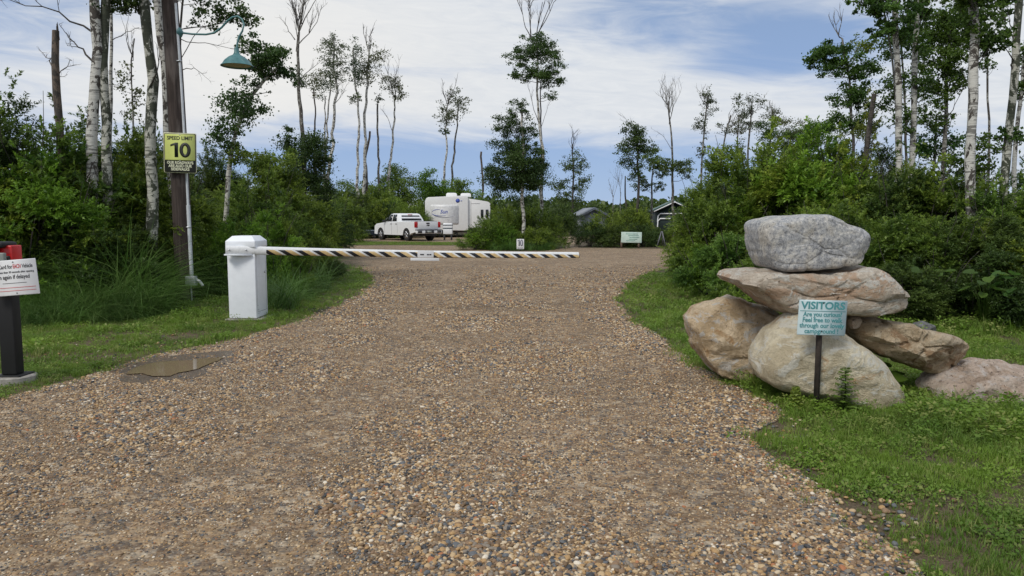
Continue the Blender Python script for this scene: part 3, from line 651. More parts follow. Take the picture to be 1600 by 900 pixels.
# centre
tree('tallest centre tree with bare twigs over a leafy crown', 38.6, [(844, 378), (844, 230), (838, 140), (838, 70)], 6, [(838, 75, 30, 24, 1.7, 'dark'), (812, 88, 20, 16, 1.3, 'dark'), (862, 95, 20, 24, 1.4, 'dark'), (838, 115, 34, 18, 1.6, 'dark'), (806, 116, 14, 8, 1.0, 'dark'), (868, 125, 16, 11, 1.3, 'dark'), (860, 150, 10, 9, 1.0, 'dark')], bark='white', tops=[(838, 58, 62, 3), (830, 60, 50, 3)], limbs=[[(841, 190), (832, 160), (825, 135)]])
tree('slender second stem right of the tallest centre tree', 39, [(850, 378), (846, 220), (842, 160), (845, 130)], 4, [(848, 130, 12, 10, .8, 'dark')], bark='dark', limbs=[[(845, 200), (855, 172), (862, 150)], [(850, 285), (858, 275), (864, 265)]])
tree('dense dark tree on the gravel island with white lower trunk', 36.2, [(815, 392), (817, 330), (812, 260), (815, 160)], 6.5, [(808, 280, 48, 36, 2.6, 'dark'), (804, 250, 42, 32, 2.2, 'dark'), (795, 195, 24, 20, 1.8, 'dark'), (822, 200, 16, 28, 1.1, 'dark'), (812, 165, 16, 12, 1.0, 'dark'), (838, 258, 16, 40, 1.5, 'dark'), (775, 275, 18, 26, 1.5, 'dark')], bark='white')
tree('airy open tree with bare tip standing right of the island', 69, [(894, 350), (895, 260), (894, 225)], 4, [(895, 255, 20, 18, .9, 'dark'), (875, 290, 16, 16, 1.0, 'dark'), (908, 285, 16, 20, .9, 'dark'), (895, 310, 26, 14, .9, 'dark'), (912, 255, 8, 10, .7, 'dark')], bark='dark', tops=[(894, 240, 32, 2)])
tree('dark leafy tree left of the green roofed cabin', 42, [(999, 380), (997, 270), (994, 200)], 5, [(992, 210, 20, 18, 1.5, 'dark'), (985, 235, 22, 22, 1.4, 'dark'), (1005, 235, 20, 18, 1.3, 'dark'), (992, 265, 18, 16, 1.0, 'dark')], bark='dark', limbs=[[(996, 210), (985, 195), (972, 185)]])
tree('short dark stem beside the leafy tree left of the cabin', 43, [(980, 370), (978, 300), (977, 275)], 4, bark='dark', name='dead_tree')
tree('spreading green tree between leafy tree and tall bare tree', 44, [(1018, 370), (1018, 290), (1020, 250)], 4, [(1020, 250, 20, 16, 1.2, 'mid'), (1005, 290, 16, 14, 1.0, 'dark'), (1035, 262, 16, 16, 1.1, 'dark'), (1028, 290, 12, 9, 1, 'dark')], bark='grey')
tree('tall bare dead tree in front of the green roofed cabin', 40, [(1054, 380), (1053, 280), (1048, 210), (1044, 165)], 4.5, [(1060, 262, 26, 16, 1.3, 'dark'), (1040, 262, 12, 9, 1.0, 'dark')], bark='grey', name='dead_tree', tops=[(1046, 190, 50, 3), (1044, 165, 30, 2)], limbs=[[(1050, 235), (1038, 215), (1026, 205)]])
for lab, px, yt in [('faint bare twig tree left of the notice board trees', 958, 285), ('thin bare tree between the airy tree and the cabin', 970, 280)]:
    tree(lab, 60, [(px, 345), (px, yt + 20)], 2, bark='grey', name='dead_tree', tops=[(px, yt + 25, 30, 2)])
# right, mid distance
for lab, px, D, cr, pth in [
    ('light airy aspen, leftmost above the right thicket', 1100, 30, [(1105, 158, 16, 22, .8, 'olive'), (1096, 190, 14, 20, .7, 'olive'), (1098, 240, 12, 24, .5, 'olive')], [(1094, 350), (1098, 250), (1106, 150)]),
    ('thin bare branched aspen beside the leftmost airy aspen', 1130, 30, [(1128, 198, 12, 12, .5, 'olive')], [(1120, 350), (1130, 240), (1142, 180)]),
    ('round crowned airy aspen above the right thicket', 1174, 31, [(1172, 165, 24, 20, .9, 'olive'), (1170, 195, 14, 14, .6, 'olive')], [(1170, 350), (1172, 220), (1175, 160)]),
    ('dark crowned aspen above the light green shrub', 1208, 32, [(1208, 178, 18, 18, .8, 'olive'), (1198, 208, 22, 22, 1.2, 'canopy'), (1232, 208, 18, 18, 1.0, 'canopy')], [(1200, 350), (1204, 230), (1208, 170)])]:
    tree(lab, D, pth, 4, cr, bark='grey', tops=[(pth[-1][0], pth[-1][1] + 20, 28, 2)])
tree('dark leafy tree behind the hedge left of the big right aspen', 22, [(1265, 330), (1262, 240), (1258, 200)], 4, [(1262, 215, 34, 22, 1.0, 'canopy'), (1300, 200, 28, 24, 1.0, 'canopy'), (1240, 232, 26, 14, 1.0, 'canopy'), (1295, 235, 34, 22, 1.1, 'canopy')], bark='dark')
tree('big leafy aspen left of the leaning black snag', 19, [(1338, 320), (1332, 230), (1328, 130), (1316, 60)], 6, [(1300, 78, 39, 25, 1.77, 'canopy'), (1328, 100, 46, 28, 1.77, 'canopy'), (1280, 95, 18, 16, 1.29, 'canopy'), (1345, 150, 30, 21, 1.61, 'canopy'), (1318, 150, 30, 21, 1.29, 'canopy'), (1330, 195, 37, 23, 1.29, 'canopy'), (1350, 70, 20, 20, .9, 'mid')], bark='grey', tops=[(1310, 55, 30, 2)])
tree('leaning black burnt snag above the right thicket', 14.8, [(1348, 330), (1353, 245), (1366, 147)], 8.5, bark='dark', name='dead_tree', r_top=.85)
tree('slim straight white birch, leftmost of the tall right birches', 14, [(1400, 400), (1400, 280), (1402, 150), (1397, 20), (1397, -40)], 10, [(1385, 20, 46, 25, 1.77, 'canopy'), (1372, 48, 30, 16, 1.45, 'canopy'), (1412, 48, 25, 25, 1.13, 'canopy'), (1390, -20, 69, 23, 1.61, 'canopy')], name='birch_tree', r_top=.85)
tree('thin grey stem leaning on the leftmost tall right birch', 14.4, [(1402, 400), (1401, 150), (1388, 40), (1378, 0)], 5, [(1365, 5, 34, 18, 1.45, 'canopy')], bark='grey', name='birch_tree')
tree('slender scarred birch, second of the tall right birches', 14.6, [(1422, 400), (1424, 260), (1426, 170), (1431, 50), (1432, -40)], 9, [(1440, 60, 25, 34, 0.97, 'canopy'), (1445, 10, 34, 25, 1.45, 'canopy'), (1440, 130, 21, 23, 0.97, 'canopy'), (1412, 190, 18, 21, 0.80, 'canopy')], bark='white', name='birch_tree', r_top=.85)
tree('grey stemmed aspen with dense crown in the middle of the right birches', 17, [(1472, 360), (1476, 230), (1482, 110), (1484, 40)], 8, [(1480, 60, 39, 39, 2.09, 'canopy'), (1470, 100, 37, 30, 1.93, 'canopy'), (1490, 20, 46, 28, 1.93, 'canopy'), (1465, 145, 28, 28, 1.45, 'canopy'), (1498, 120, 25, 28, 1.13, 'canopy'), (1462, 185, 23, 21, 1.13, 'canopy')], bark='grey', limbs=[[(1478, 160), (1495, 125), (1512, 95)], [(1476, 190), (1488, 165), (1500, 130)]])
tree('short forked aspen low between the right birches', 17.5, [(1455, 360), (1460, 240), (1463, 180)], 6, [(1455, 225, 28, 28, 1.13, 'canopy'), (1485, 225, 23, 25, 1.13, 'canopy'), (1430, 230, 21, 21, 0.97, 'canopy')], bark='grey')
tree('thickest white birch with long black scars right of the leafy aspen', 12.4, [(1514, 420), (1515, 290), (1517, 170), (1523, 70), (1515, 0), (1512, -40)], 15, [(1535, 30, 41, 41, 1.77, 'canopy'), (1545, 70, 30, 23, 1.45, 'canopy'), (1500, -15, 57, 25, 1.77, 'canopy')], bark='white', name='birch_tree', r_top=.85, limbs=[[(1512, 40), (1506, 20), (1496, -10)]])
tree('mossy leaning birch near the right edge', 13, [(1556, 420), (1562, 300), (1574, 200), (1586, 100), (1592, 0), (1594, -40)], 13, [(1575, 5, 30, 16, 1.61, 'canopy'), (1590, 210, 16, 18, 1.13, 'canopy'), (1560, 210, 18, 16, 0.80, 'canopy')], bark='mossy', name='birch_tree', r_top=.8, limbs=[[(1582, 108), (1572, 90), (1558, 70)], [(1584, 60), (1565, 30), (1545, 8)]])
tree('slim scarred birch at the far right edge', 14, [(1586, 420), (1589, 260), (1596, 150), (1604, 60), (1606, -30)], 8, [(1600, 135, 21, 18, 1.29, 'canopy'), (1610, 90, 23, 23, 1.29, 'canopy')], bark='white', name='birch_tree')
tree('leafy tree past the right edge of the view', 14, [(1668, 420), (1672, 200), (1668, 60)], 10, [(1675, 90, 57, 69, 1.93, 'canopy'), (1660, 180, 46, 46, 1.61, 'canopy')], bark='grey')
tree('young leafy tree low behind the right birches', 15, [(1545, 400), (1540, 300), (1538, 262)], 4, [(1535, 240, 25, 28, 1.29, 'canopy'), (1500, 262, 30, 23, 1.45, 'canopy')], bark='grey')

tree('airy aspen with two tiered crown behind the round crowned aspen', 33, [(1150, 350), (1152, 240), (1154, 180)], 3.5, [(1154, 200, 16, 22, .8, 'olive'), (1150, 240, 18, 14, .8, 'dark')], bark='grey')
tree('low leafy tree behind the hedge over the granite block', 30, [(1240, 350), (1240, 230)], 4, [(1238, 205, 24, 20, 1.0, 'olive'), (1262, 215, 22, 20, 1.1, 'dark'), (1228, 225, 26, 16, 1.0, 'dark')], bark='grey')
tree('leafy tree filling the gap between the two slim white birches', 19, [(1418, 360), (1414, 200), (1408, 60)], 5, [(1405, 60, 36, 34, 1.2, 'canopy'), (1408, 120, 26, 30, .8, 'canopy'), (1395, 170, 24, 26, .8, 'canopy'), (1440, 165, 22, 26, .7, 'canopy')], bark='grey')
tree('leafy tree behind the thickest right birch', 19, [(1540, 360), (1544, 200), (1542, 60)], 5, [(1535, 25, 34, 24, 1.2, 'canopy'), (1500, 60, 26, 24, 1.1, 'canopy'), (1545, 95, 16, 20, .7, 'canopy')], bark='grey')
# far belt of woods closing the horizon
rf = np.random.default_rng(77); FV = []; n = 90000
th = rf.uniform(-1.15, 1.15, n); dist = rf.uniform(92, 125, n); xx = np.sin(th) * dist * 1.15; yy = np.cos(th) * dist
hh = np.array([3.6 + 2.6 * mnoise.fractal(Vector((a * 9, 1.7, 0.3)), 1.0, 2.0, 4) for a in th]); zz = rf.random(n) ** .8 * np.clip(hh, 1.6, 7)
v, q, t = leaves(np.stack([xx, yy, zz], 1), .62, .5, rf, rf.normal(.35, .25, n))
me = np_mesh('far_woods', v, q, tint=t); link('far_woods', me, LF['dark'], kind='stuff', label='low dark belt of far woods on the horizon', cat='woods')
# ------------------------------------------------------------------ BUILT THINGS
M_white = simple('white_paint', (0.78, 0.79, 0.80), .4, var=.03)
m, nt, b = newmat('worn_white_paint')
tc_ = nt.add('ShaderNodeTexCoord').outputs['Object']
n_ = nt.noise(9, 6, .7, tc_).outputs[0]; n2_ = nt.noise(55, 3, .6, tc_).outputs[0]
c_ = nt.ramp(n_, [(0.35, (0.78, 0.81, 0.85)), (0.6, (0.83, 0.86, 0.90))])
c_ = nt.mix(nt.ramp(n2_, [(0.74, 0.0), (0.78, .8)]), c_, (0.18, 0.15, 0.12))
nt.l.new(c_, b.inputs['Base Color']); b.inputs['Roughness'].default_value = .45
M_cab = m
M_black = simple('black_plastic', (0.02, 0.02, 0.022), .5)
M_blackpaint = simple('black_painted_post', (0.007, 0.007, 0.008), .6, bmp=.1)
M_grey0 = simple('joint_line_grey', (.22, .23, .24), .6)  # mid grey of the cabinet's door seam and panel joint
M_steel = simple('galvanised_steel', (0.52, 0.54, 0.56), .35, .7)
M_conc = simple('concrete', (0.30, 0.28, 0.25), .9, var=.2, scale=14, bmp=.4)
M_red = simple('red_plastic', (0.55, 0.015, 0.015), .35)
M_glass = simple('dark_window_glass', (0.015, 0.018, 0.02), .06)
M_rub = simple('tyre_rubber', (0.018, 0.018, 0.018), .8)
M_ink = simple('black_ink', (0.015, 0.015, 0.02), .6)
M_redink = simple('red_ink', (0.55, 0.02, 0.03), .6)

# --- barrier gate ---
bx0, bx1, by0, by1 = -4.18, -3.775, 10.7, 11.2
gate = empty('barrier_gate', ((bx0 + bx1) / 2, (by0 + by1) / 2, 0), label='white barrier cabinet with long striped boom arm across the drive', cat='barrier')
gx, gy = gate.location.x, gate.location.y
g = Geo(); g.box((bx0 - .05 - gx, by0 - .05 - gy, 0), (bx1 + .10 - gx, by1 + .05 - gy, .03)); g.build('concrete_pad', M_conc, gate, bevel=.01)
g = Geo(); g.box((bx0 - gx, by0 - gy, .036), (bx1 - gx, by1 - gy, 1.09)); cab = g.build('cabinet', M_cab, gate, bevel=.008)
def ring(x0, x1, y0, y1, z): return [(x0, y0, z), (x1, y0, z), (x1, y1, z), (x0, y1, z)]
g = Geo(); X0, X1, Y0, Y1 = bx0 - .014 - gx, bx1 + .014 - gx, by0 - .016 - gy, by1 + .016 - gy
g.loft([ring(X0, X1, Y0, Y1, 1.085), ring(X0, X1, Y0, Y1, 1.175), ring(X0 + .07, X1 - .07, Y0 + .09, Y1 - .09, 1.25)]); g.build('lid', M_cab, gate, bevel=.006)
for (sx, zz_) in [(0.02, .10), (.06, .10), (.10, .10), (.02, .16), (.06, .15), (.02, .22)]:
    g = Geo(); g.lathe([(.006, 0), (.006, .012)], 8, 'x', (bx1 - gx - .004, by0 - gy + .04 + sx, zz_)); g.build('rivet', M_steel, cab)
g = Geo(); q_ = bx1 - gx
for (y0_, y1_, z0_, z1_) in ((.05, .055, .12, .98), (.445, .45, .12, .98), (.05, .45, .975, .98), (.05, .45, .12, .125)): g.box((q_ - .001, by0 - gy + y0_, z0_), (q_ + .0015, by0 - gy + y1_, z1_))
g.build('door_seam', M_grey0, cab)
g = Geo(); g.lathe([(.0, .012), (.016, .012), (.018, -.002)], 14, 'x', (q_, by0 - gy + .40, .70)); g.build('lock', M_steel, cab)
g = Geo(); g.box((bx0 - gx - .003, by0 - gy - .002, 1.012), (bx1 - gx + .003, by0 - gy + .0005, 1.018)); g.build('panel_joint', M_grey0, cab)
# boom arm: a tapered beam from the hub to the far post side
A = np.array((bx0 + .02 - gx, by0 - .10 - gy, 1.055)); B = np.array((1.13 - gx, 12.45 - gy, .885)); Lb = np.linalg.norm(B - A)
m, nt, b = newmat('striped_boom_paint')
so = nt.add('ShaderNodeSeparateXYZ'); nt.l.new(nt.add('ShaderNodeTexCoord').outputs['Object'], so.inputs[0])
fr = nt.math('FRACT', nt.math('DIVIDE', nt.math('ADD', so.outputs[0], nt.math('MULTIPLY', so.outputs[2], 1.7)), 0.245))
isb = nt.math('LESS_THAN', fr, .40); ist = nt.math('LESS_THAN', fr, .80)
low = nt.math('MULTIPLY', nt.math('LESS_THAN', so.outputs[2], 0.008), nt.math('GREATER_THAN', so.outputs[0], .56))
wn = nt.noise(20, 5, .7, nt.add('ShaderNodeTexCoord').outputs['Object']).outputs[0]
whitec = nt.ramp(wn, [(.3, (.66, .67, .67)), (.6, (.80, .81, .81))]); tanc = nt.ramp(wn, [(.3, (.55, .38, .16)), (.7, (.72, .54, .28))])
c_ = nt.mix(nt.math('MULTIPLY', ist, low), whitec, tanc); c_ = nt.mix(nt.math('MULTIPLY', isb, low), c_, (.012, .012, .016))
nt.l.new(c_, b.inputs['Base Color']); b.inputs['Roughness'].default_value = .35
g = Geo(); rings = []
for t in np.linspace(0, 1, 40):
    h = .062 - .012 * t; wd = .034; x = Lb * t; sag = -.02 * math.sin(math.pi * t)
    rings.append([(x, -wd, -h * .8 + sag), (x, -wd * 1.0, h * .35 + sag), (x, -wd * .6, h * .85 + sag), (x, 0, h + sag), (x, wd * .6, h * .85 + sag), (x, wd, h * .35 + sag), (x, wd, -h * .8 + sag), (x, wd * .6, -h + sag), (x, -wd * .6, -h + sag)])
g.loft(rings); arm = g.build('boom_arm', m, gate, smooth=True, sharp=50)
arm.location = A; dirv = Vector(B - A); arm.rotation_euler = (0, -math.asin(dirv.z / dirv.length), math.atan2(dirv.y, dirv.x))
for xx_ in (.05, .28):
    g = Geo(); g.lathe([(.0, -.048), (.013, -.046), (.013, -.03)], 10, 'y', (xx_, 0, .0)); g.build('bolt', M_steel, arm)
g = Geo(); g.box((Lb - .02, -.03, -.05), (Lb + .012, .03, .012)); g.build('end_cap', M_black, arm, bevel=.004)
g = Geo(); g.box((-.02, -.05, -.085), (.36, .05, -.066)); g.build('arm_bracket', M_cab, arm)
cx_ = (640 - 410) / (903 - 410) * Lb * .955 + .45
g = Geo(); g.box((cx_ - .13, -.046, -.075), (cx_ + .13, -.038, .035)); hang = g.build('arm_sign', M_white, arm, bevel=.002)
g = Geo()
for a_, b_ in [(-.09, -.03), (.02, .05), (.06, .09)]: g.box((cx_ + a_, -.050, -.034), (cx_ + b_, -.047, -.018))
g.build('printed_line', M_ink, hang)
g = Geo(); g.box((cx_ - .24, -.048, -.125), (cx_ + .22, -.036, -.082)); g.build('hanging_plate', M_white, arm, bevel=.002)

# --- utility pole, conduit, sign, lamp ---
PD = 13.4
pts = [P(290, 470, PD), P(281, 270, PD), P(273, 120, PD), P(265, 0, PD), P(259, -90, PD)]
pts[0][2] = 0.0
base = pts[0].copy()
root = empty('utility_pole', tuple(base), label='leaning weathered brown wooden utility pole carrying the lamp and speed sign', cat='pole')
g = Geo(); u = np.linspace(0, 1, 30); ctrl = np.array(pts); s_ = np.linspace(0, 1, 5)
pl = np.stack([np.interp(u, s_, ctrl[:, i]) for i in range(3)], 1); g.tube(pl, np.linspace(.165, .125, 30), 20)
m, nt, b = newmat('weathered_pole_wood')
tc_ = nt.add('ShaderNodeTexCoord').outputs['Object']
gr = nt.noise(1.0, 7, .7, nt.vscale(tc_, (30, 30, 1.2))).outputs[0]; bl = nt.noise(1.0, 4, .6, nt.vscale(tc_, (3, 3, .8))).outputs[0]
c_ = nt.ramp(gr, [(.3, (.014, .010, .009)), (.5, (.045, .032, .027)), (.7, (.095, .074, .064))])
so = nt.add('ShaderNodeSeparateXYZ'); nt.l.new(tc_, so.inputs[0])
c_ = nt.mix(nt.ramp(bl, [(.50, 0.0), (.6, .6)]), c_, nt.ramp(gr, [(.3, (.09, .075, .066)), (.7, (.20, .17, .155))]))
nt.l.new(c_, b.inputs['Base Color']); b.inputs['Roughness'].default_value = .9; bump(nt, b, gr, .8, .02)
g.build('shaft', m, root, off=base, smooth=True, sharp=80)
def on_pole(z):
    i = np.interp(z, pl[:, 2], pl[:, 0]); return np.array((i, PD, z))
M_pipe = simple('grey_white_conduit', (.60, .63, .66), .45)
cb = on_pole(.35) + (.20, -.06, 0)
cond = empty('electrical_conduit', (cb[0], cb[1], 0), label='pale electrical conduit with junction box running up the utility pole', cat='conduit')
g = Geo(); zs = np.linspace(.42, 5.3, 14); g.tube([on_pole(z) + (.165 - .006 * (z), -.07, 0) for z in zs], .022, 10); g.build('pipe', M_pipe, cond, off=(cb[0], cb[1], 0), smooth=True, sharp=60)
g = Geo(); zs = np.linspace(.45, 1.75, 6); g.tube([on_pole(z) + (.165 - .006 * z, -.07, 0) for z in zs], .034, 10); g.build('lower_sleeve', M_pipe, cond, off=(cb[0], cb[1], 0), smooth=True, sharp=60)
for z in (1.35, 2.9, 4.3):
    q = on_pole(z) + (.165 - .006 * z, -.07, 0); g = Geo(); g.box((q[0] - .07, q[1] - .038, z - .012), (q[0] + .045, q[1] - .02, z + .012)); g.build('strap', M_steel, cond, off=(cb[0], cb[1], 0))
jb = on_pole(.38) + (.165, -.09, 0)
g = Geo(); g.box((jb[0] - .09, jb[1] - .07, .29), (jb[0] + .09, jb[1] + .05, .46)); g.build('junction_box', M_pipe, cond, off=(cb[0], cb[1], 0), bevel=.012)
g = Geo(); g.tube([(jb[0] + .08, jb[1], .40), (jb[0] + .16, jb[1] - .02, .36), (jb[0] + .22, jb[1] - .03, .28)], .025, 10); g.build('elbow', M_pipe, cond, off=(cb[0], cb[1], 0), smooth=True, sharp=60)
g = Geo(); g.tube([(jb[0] - .01, jb[1], .30), (jb[0] - .01, jb[1], 0)], .014, 8); g.build('ground_pipe', M_pipe, cond, off=(cb[0], cb[1], 0), smooth=True, sharp=60)

# speed sign (tilted to the right a little like the pole)
SD = PD - .22
tl = P(255, 208, SD); br = P(306, 270, SD); c = (tl + br) / 2; W_, H_ = 49.5 * mpp(SD), 61 * mpp(SD)
sg = empty('speed_limit_sign', (c[0], SD, c[2] - H_ / 2), label='yellow and black speed limit 10 sign on the utility pole', cat='sign'); sg.rotation_euler = (0, R(1.6), R(3))
M_yel = simple('lime_yellow_sheeting', (.62, .68, .20), .45, var=.04)
M_cream = simple('cream_edge', (.62, .62, .42), .5)
M_signblack = simple('sign_black', (.018, .02, .016), .5)
def rrect(x0, x1, z0, z1, r, k=4):
    out = []
    for cx, cz, a0 in [(x1 - r, z1 - r, 0), (x0 + r, z1 - r, 90), (x0 + r, z0 + r, 180), (x1 - r, z0 + r, 270)]:
        for i in range(k + 1): a = R(a0 + 90 * i / k); out.append((cx + r * math.cos(a), cz + r * math.sin(a)))
    return out
g = Geo(); g.prism(rrect(-W_ / 2, W_ / 2, 0, H_, .025), 'y', 0, .004); g.build('backing', M_cream, sg)
g = Geo(); g.prism(rrect(-W_ / 2 + .012, W_ / 2 - .012, .012, H_ - .012, .02), 'y', -.003, 0.0); g.build('black_border', M_signblack, sg)
g = Geo(); g.prism(rrect(-W_ / 2 + .024, W_ / 2 - .024, H_ * .315, H_ - .024, .014), 'y', -.006, -.003); yp = g.build('yellow_panel', M_yel, sg)
lettering('lettering', 'SPEED LIMIT', .088, M_signblack, yp, (0, -.0075, H_ * .865), width=W_ * .78, bold=.002)
def numeral_ten(parent, mat, cx, cz, w, h, y0, y1, st):
    x0 = cx - w / 2; t_ = st
    g = Geo(); g.prism([(x0 + w * .20, cz - h / 2), (x0 + w * .20 + t_, cz - h / 2), (x0 + w * .20 + t_, cz + h / 2), (x0 + w * .24, cz + h / 2), (x0, cz + h * .36), (x0, cz + h * .24), (x0 + w * .20, cz + h * .32)], 'y', y0, y1); g.build('lettering', mat, parent)
    g = Geo(); c_ = (x0 + w * .72, cz); rx_, rz_ = w * .28, h * .515; n_ = 32; v = []
    for i in range(n_):
        a_ = 2 * math.pi * i / n_
        for (k_, yy) in ((0, y0), (0, y1), (t_, y0), (t_, y1)): v.append((c_[0] + (rx_ - k_) * math.cos(a_), yy, c_[1] + (rz_ - k_ * .85) * math.sin(a_)))
    q = []
    for i in range(n_):
        a_ = 4 * i; b_ = 4 * ((i + 1) % n_); q += [(a_, a_ + 2, b_ + 2, b_), (a_, b_, b_ + 1, a_ + 1), (a_ + 2, a_ + 3, b_ + 3, b_ + 2), (a_ + 1, b_ + 1, b_ + 3, a_ + 3)]
    g._add(v, q); g.build('lettering', mat, parent)
numeral_ten(yp, M_signblack, .012, H_ * .575, W_ * .62, .255, -.009, -.0062, .062)
M_cr2 = simple('pale_letter', (.62, .63, .45), .5)
for i, (t_, w_) in enumerate([('OUR ROADWAYS', .80), ('ARE ALSO OUR', .72), ('SIDEWALKS', .56)]):
    lettering('lettering', t_, .066, M_cr2, sg, (0, -.0045, H_ * (.255 - .082 * i)), width=W_ * w_, bold=.0028)
for zz_ in (.955, .30):
    g = Geo(); g.lathe([(0, -.012), (.010, -.010), (.010, -.0045)], 10, 'y', (0, 0, H_ * zz_)); g.build('bolt', M_steel, sg)
g = Geo(); g.box((-.05, .005, H_ * .2), (.05, .13, H_ * .26)); g.box((-.05, .005, H_ * .8), (.05, .13, H_ * .86)); g.build('bracket', M_steel, sg)

# lamp
LD = PD - .05
m, nt, b = newmat('green_enamel'); tc_ = nt.add('ShaderNodeTexCoord').outputs['Object']
nt.l.new(nt.ramp(nt.noise(9, 5, .7, tc_).outputs[0], [(.3, (.035, .12, .125)), (.6, (.075, .20, .205)), (.75, (.15, .25, .24))]), b.inputs['Base Color']); b.inputs['Roughness'].default_value = .45
M_green = m
a0 = on_pole(P(277, 50, LD)[2]) + (.13, -.02, 0)
lamp = empty('barn_lamp', tuple(a0), label='green gooseneck barn lamp hanging from the utility pole', cat='lamp')
apx = [(284, 51), (300, 53), (322, 54), (336, 52), (348, 44), (358, 34), (366, 29), (375, 28), (382, 33), (386, 42), (384, 52), (379, 62), (377, 74), (377, 82)]
ap = np.array([P(x, y, LD) for x, y in apx]); ap[:, 1] = a0[1] - np.linspace(0, .25, len(ap)); ap[0] = a0
g = Geo(); g.tube(ap, .017, 10); g.build('gooseneck_arm', M_green, lamp, off=a0, smooth=True, sharp=70)
g = Geo(); g.lathe([(.0, -.01), (.085, 0), (.085, .035), (.03, .075), (0, .08)], 20, 'x', (0, 0, 0)); g.build('wall_flange', M_green, lamp, smooth=True)
sc_ = ap[-1] - a0; rs = .275
g = Geo(); g.lathe([(.0, .035), (.038, .03), (.045, -.05), (.065, -.09), (.14, -.13), (.21, -.19), (.255, -.26), (rs, -.275), (rs + .006, -.285), (rs - .01, -.285), (.24, -.262), (.19, -.195), (.12, -.14), (0, -.12)], 36, 'z', tuple(sc_)); sh_ = g.build('lamp_shade', M_green, lamp, smooth=True, sharp=50)
g = Geo(); g.lathe([(.0, -.122), (.118, -.142), (.186, -.198), (.236, -.265)], 36, 'z', tuple(sc_ + np.array((0, 0, -.002)))); g.build('shade_lining', simple('cream_enamel_lining', (.62, .55, .42), .5), sh_, smooth=True)
g = Geo(); g.lathe([(0, -.10), (.02, -.12), (.03, -.17), (.045, -.205), (.03, -.24), (0, -.25)], 16, 'z', tuple(sc_)); g.build('bulb', simple('frosted_bulb', (.7, .7, .66), .3), sh_, smooth=True)

# --- card reader post ---
CD = 6.6
px_ = P(22, 600, CD); cr_ = empty('card_reader_post', (px_[0], CD, 0), label='black card reader post with red housing at the left edge', cat='post')
g = Geo(); g.lathe([(.0, .07), (.165, .07), (.175, .06), (.175, 0), (0, 0)], 32, 'z', (.0, .02, 0)); g.build('concrete_base', M_conc, cr_, smooth=True)
g = Geo(); g.box((-.11, -.10, .071), (.12, .12, .083)); g.build('base_plate', M_blackpaint, cr_, bevel=.004)
g = Geo(); g.box((-.072, -.055, .084), (.068, .055, 1.17)); g.build('post', M_blackpaint, cr_, bevel=.012)
g = Geo(); g.box((-.30, -.09, .96), (-.02, .10, 1.24)); rh = g.build('red_housing', M_red, cr_, bevel=.015)
g = Geo(); g.box((-.02, -.04, .96), (.085, .10, 1.262)); g.build('red_side', M_red, cr_, bevel=.01)
g = Geo(); g.box((-.31, -.10, 1.241), (.04, .11, 1.295)); g.build('black_cap', M_blackpaint, cr_, bevel=.02)
g = Geo(); g.box((-.045, -.135, 1.03), (.075, -.092, 1.20)); rb_ = g.build('card_reader', simple('grey_reader_plastic', (.20, .22, .20), .5), cr_, bevel=.012)
g = Geo(); g.box((.0, -.1372, 1.065), (.035, -.1352, 1.070)); g.build('indicator_mark', M_white, rb_)
csn = empty('card_notice_sign', (P(20, 432, CD - .145)[0], CD - .145, P(20, 434, CD - .145)[2]), label='white notice board telling drivers to scan a card for each vehicle', cat='sign'); csn.rotation_euler = (0, R(-4.5), R(-2))
g = Geo(); g.prism(rrect(-.225, .225, -.158, .158, .006), 'y', 0, .005); bd = g.build('board', M_white, csn)
lettering('lettering', 'Scan Card for', .050, M_ink, bd, (-.095, -.0015, .098), width=.205, bold=.0002)
lettering('lettering', 'EACH', .050, M_redink, bd, (.050, -.0015, .098), width=.070, bold=.0004)
lettering('lettering', 'Vehicle', .050, M_ink, bd, (.145, -.0015, .098), width=.098, bold=.0002)
lettering('lettering', 'Wait no less than 30 seconds after opening', .026, M_ink, bd, (.0, -.0015, .050), width=.40, bold=.0)
lettering('lettering', 'Scan again if delayed', .052, M_ink, bd, (-.01, -.0015, .006), width=.33, bold=.0003)
g = Geo(); g.box((-.10, -.0015, -.050), (.12, .0, -.046)); g.build('printed_line', M_ink, bd)
g = Geo(); g.box((-.20, -.0015, -.090), (.20, 0, -.086)); g.build('printed_line', M_redink, bd)
g = Geo(); g.box((-.20, -.0015, -.118), (.20, 0, -.114)); g.build('printed_line', M_redink, bd)
for zz_ in (.138, -.138):
    g = Geo(); g.lathe([(0, -.006), (.005, -.005), (.005, -.0005)], 8, 'y', (.02, 0, zz_)); g.build('screw', M_black, csn)

# --- visitors sign ---
VD = 5.62
pb = P(1276, 634, VD); vs_ = empty('visitors_sign', (pb[0], VD, 0), label='pale blue visitors sign on a dark wooden stake before the boulders', cat='sign')
g = Geo(); tp = P(1281, 524, VD); g.tube([(0, .012, 0), (tp[0] - pb[0], .012, tp[2] - .0), (tp[0] - pb[0] + .003, .012, tp[2] + .24)], [.0245, .0245, .024], 4); g.build('stake', simple('dark_stake_wood', (.045, .034, .028), .85, var=.3, scale=18, bmp=.4), vs_)
M_pale = simple('pale_blue_board', (.56, .69, .72), .5, var=.04); M_teal = simple('teal_ink', (.085, .30, .32), .6)
bc = P(1283, 496, VD - .02) - np.array((pb[0], VD, 0))
g = Geo(); g.prism(rrect(-.195, .195, -.136, .136, .006), 'y', -.003, .003); bd = g.build('board', M_pale, vs_)
bd.location = (bc[0], bc[1] - .02, bc[2]); bd.rotation_euler = (0, R(2.2), R(6))
lettering('lettering', 'VISITORS', .078, M_teal, bd, (0, -.0045, .092), width=.36, bold=.0022)
g = Geo(); g.box((-.185, -.0045, .049), (.185, -.003, .0535)); g.build('printed_line', M_teal, bd)
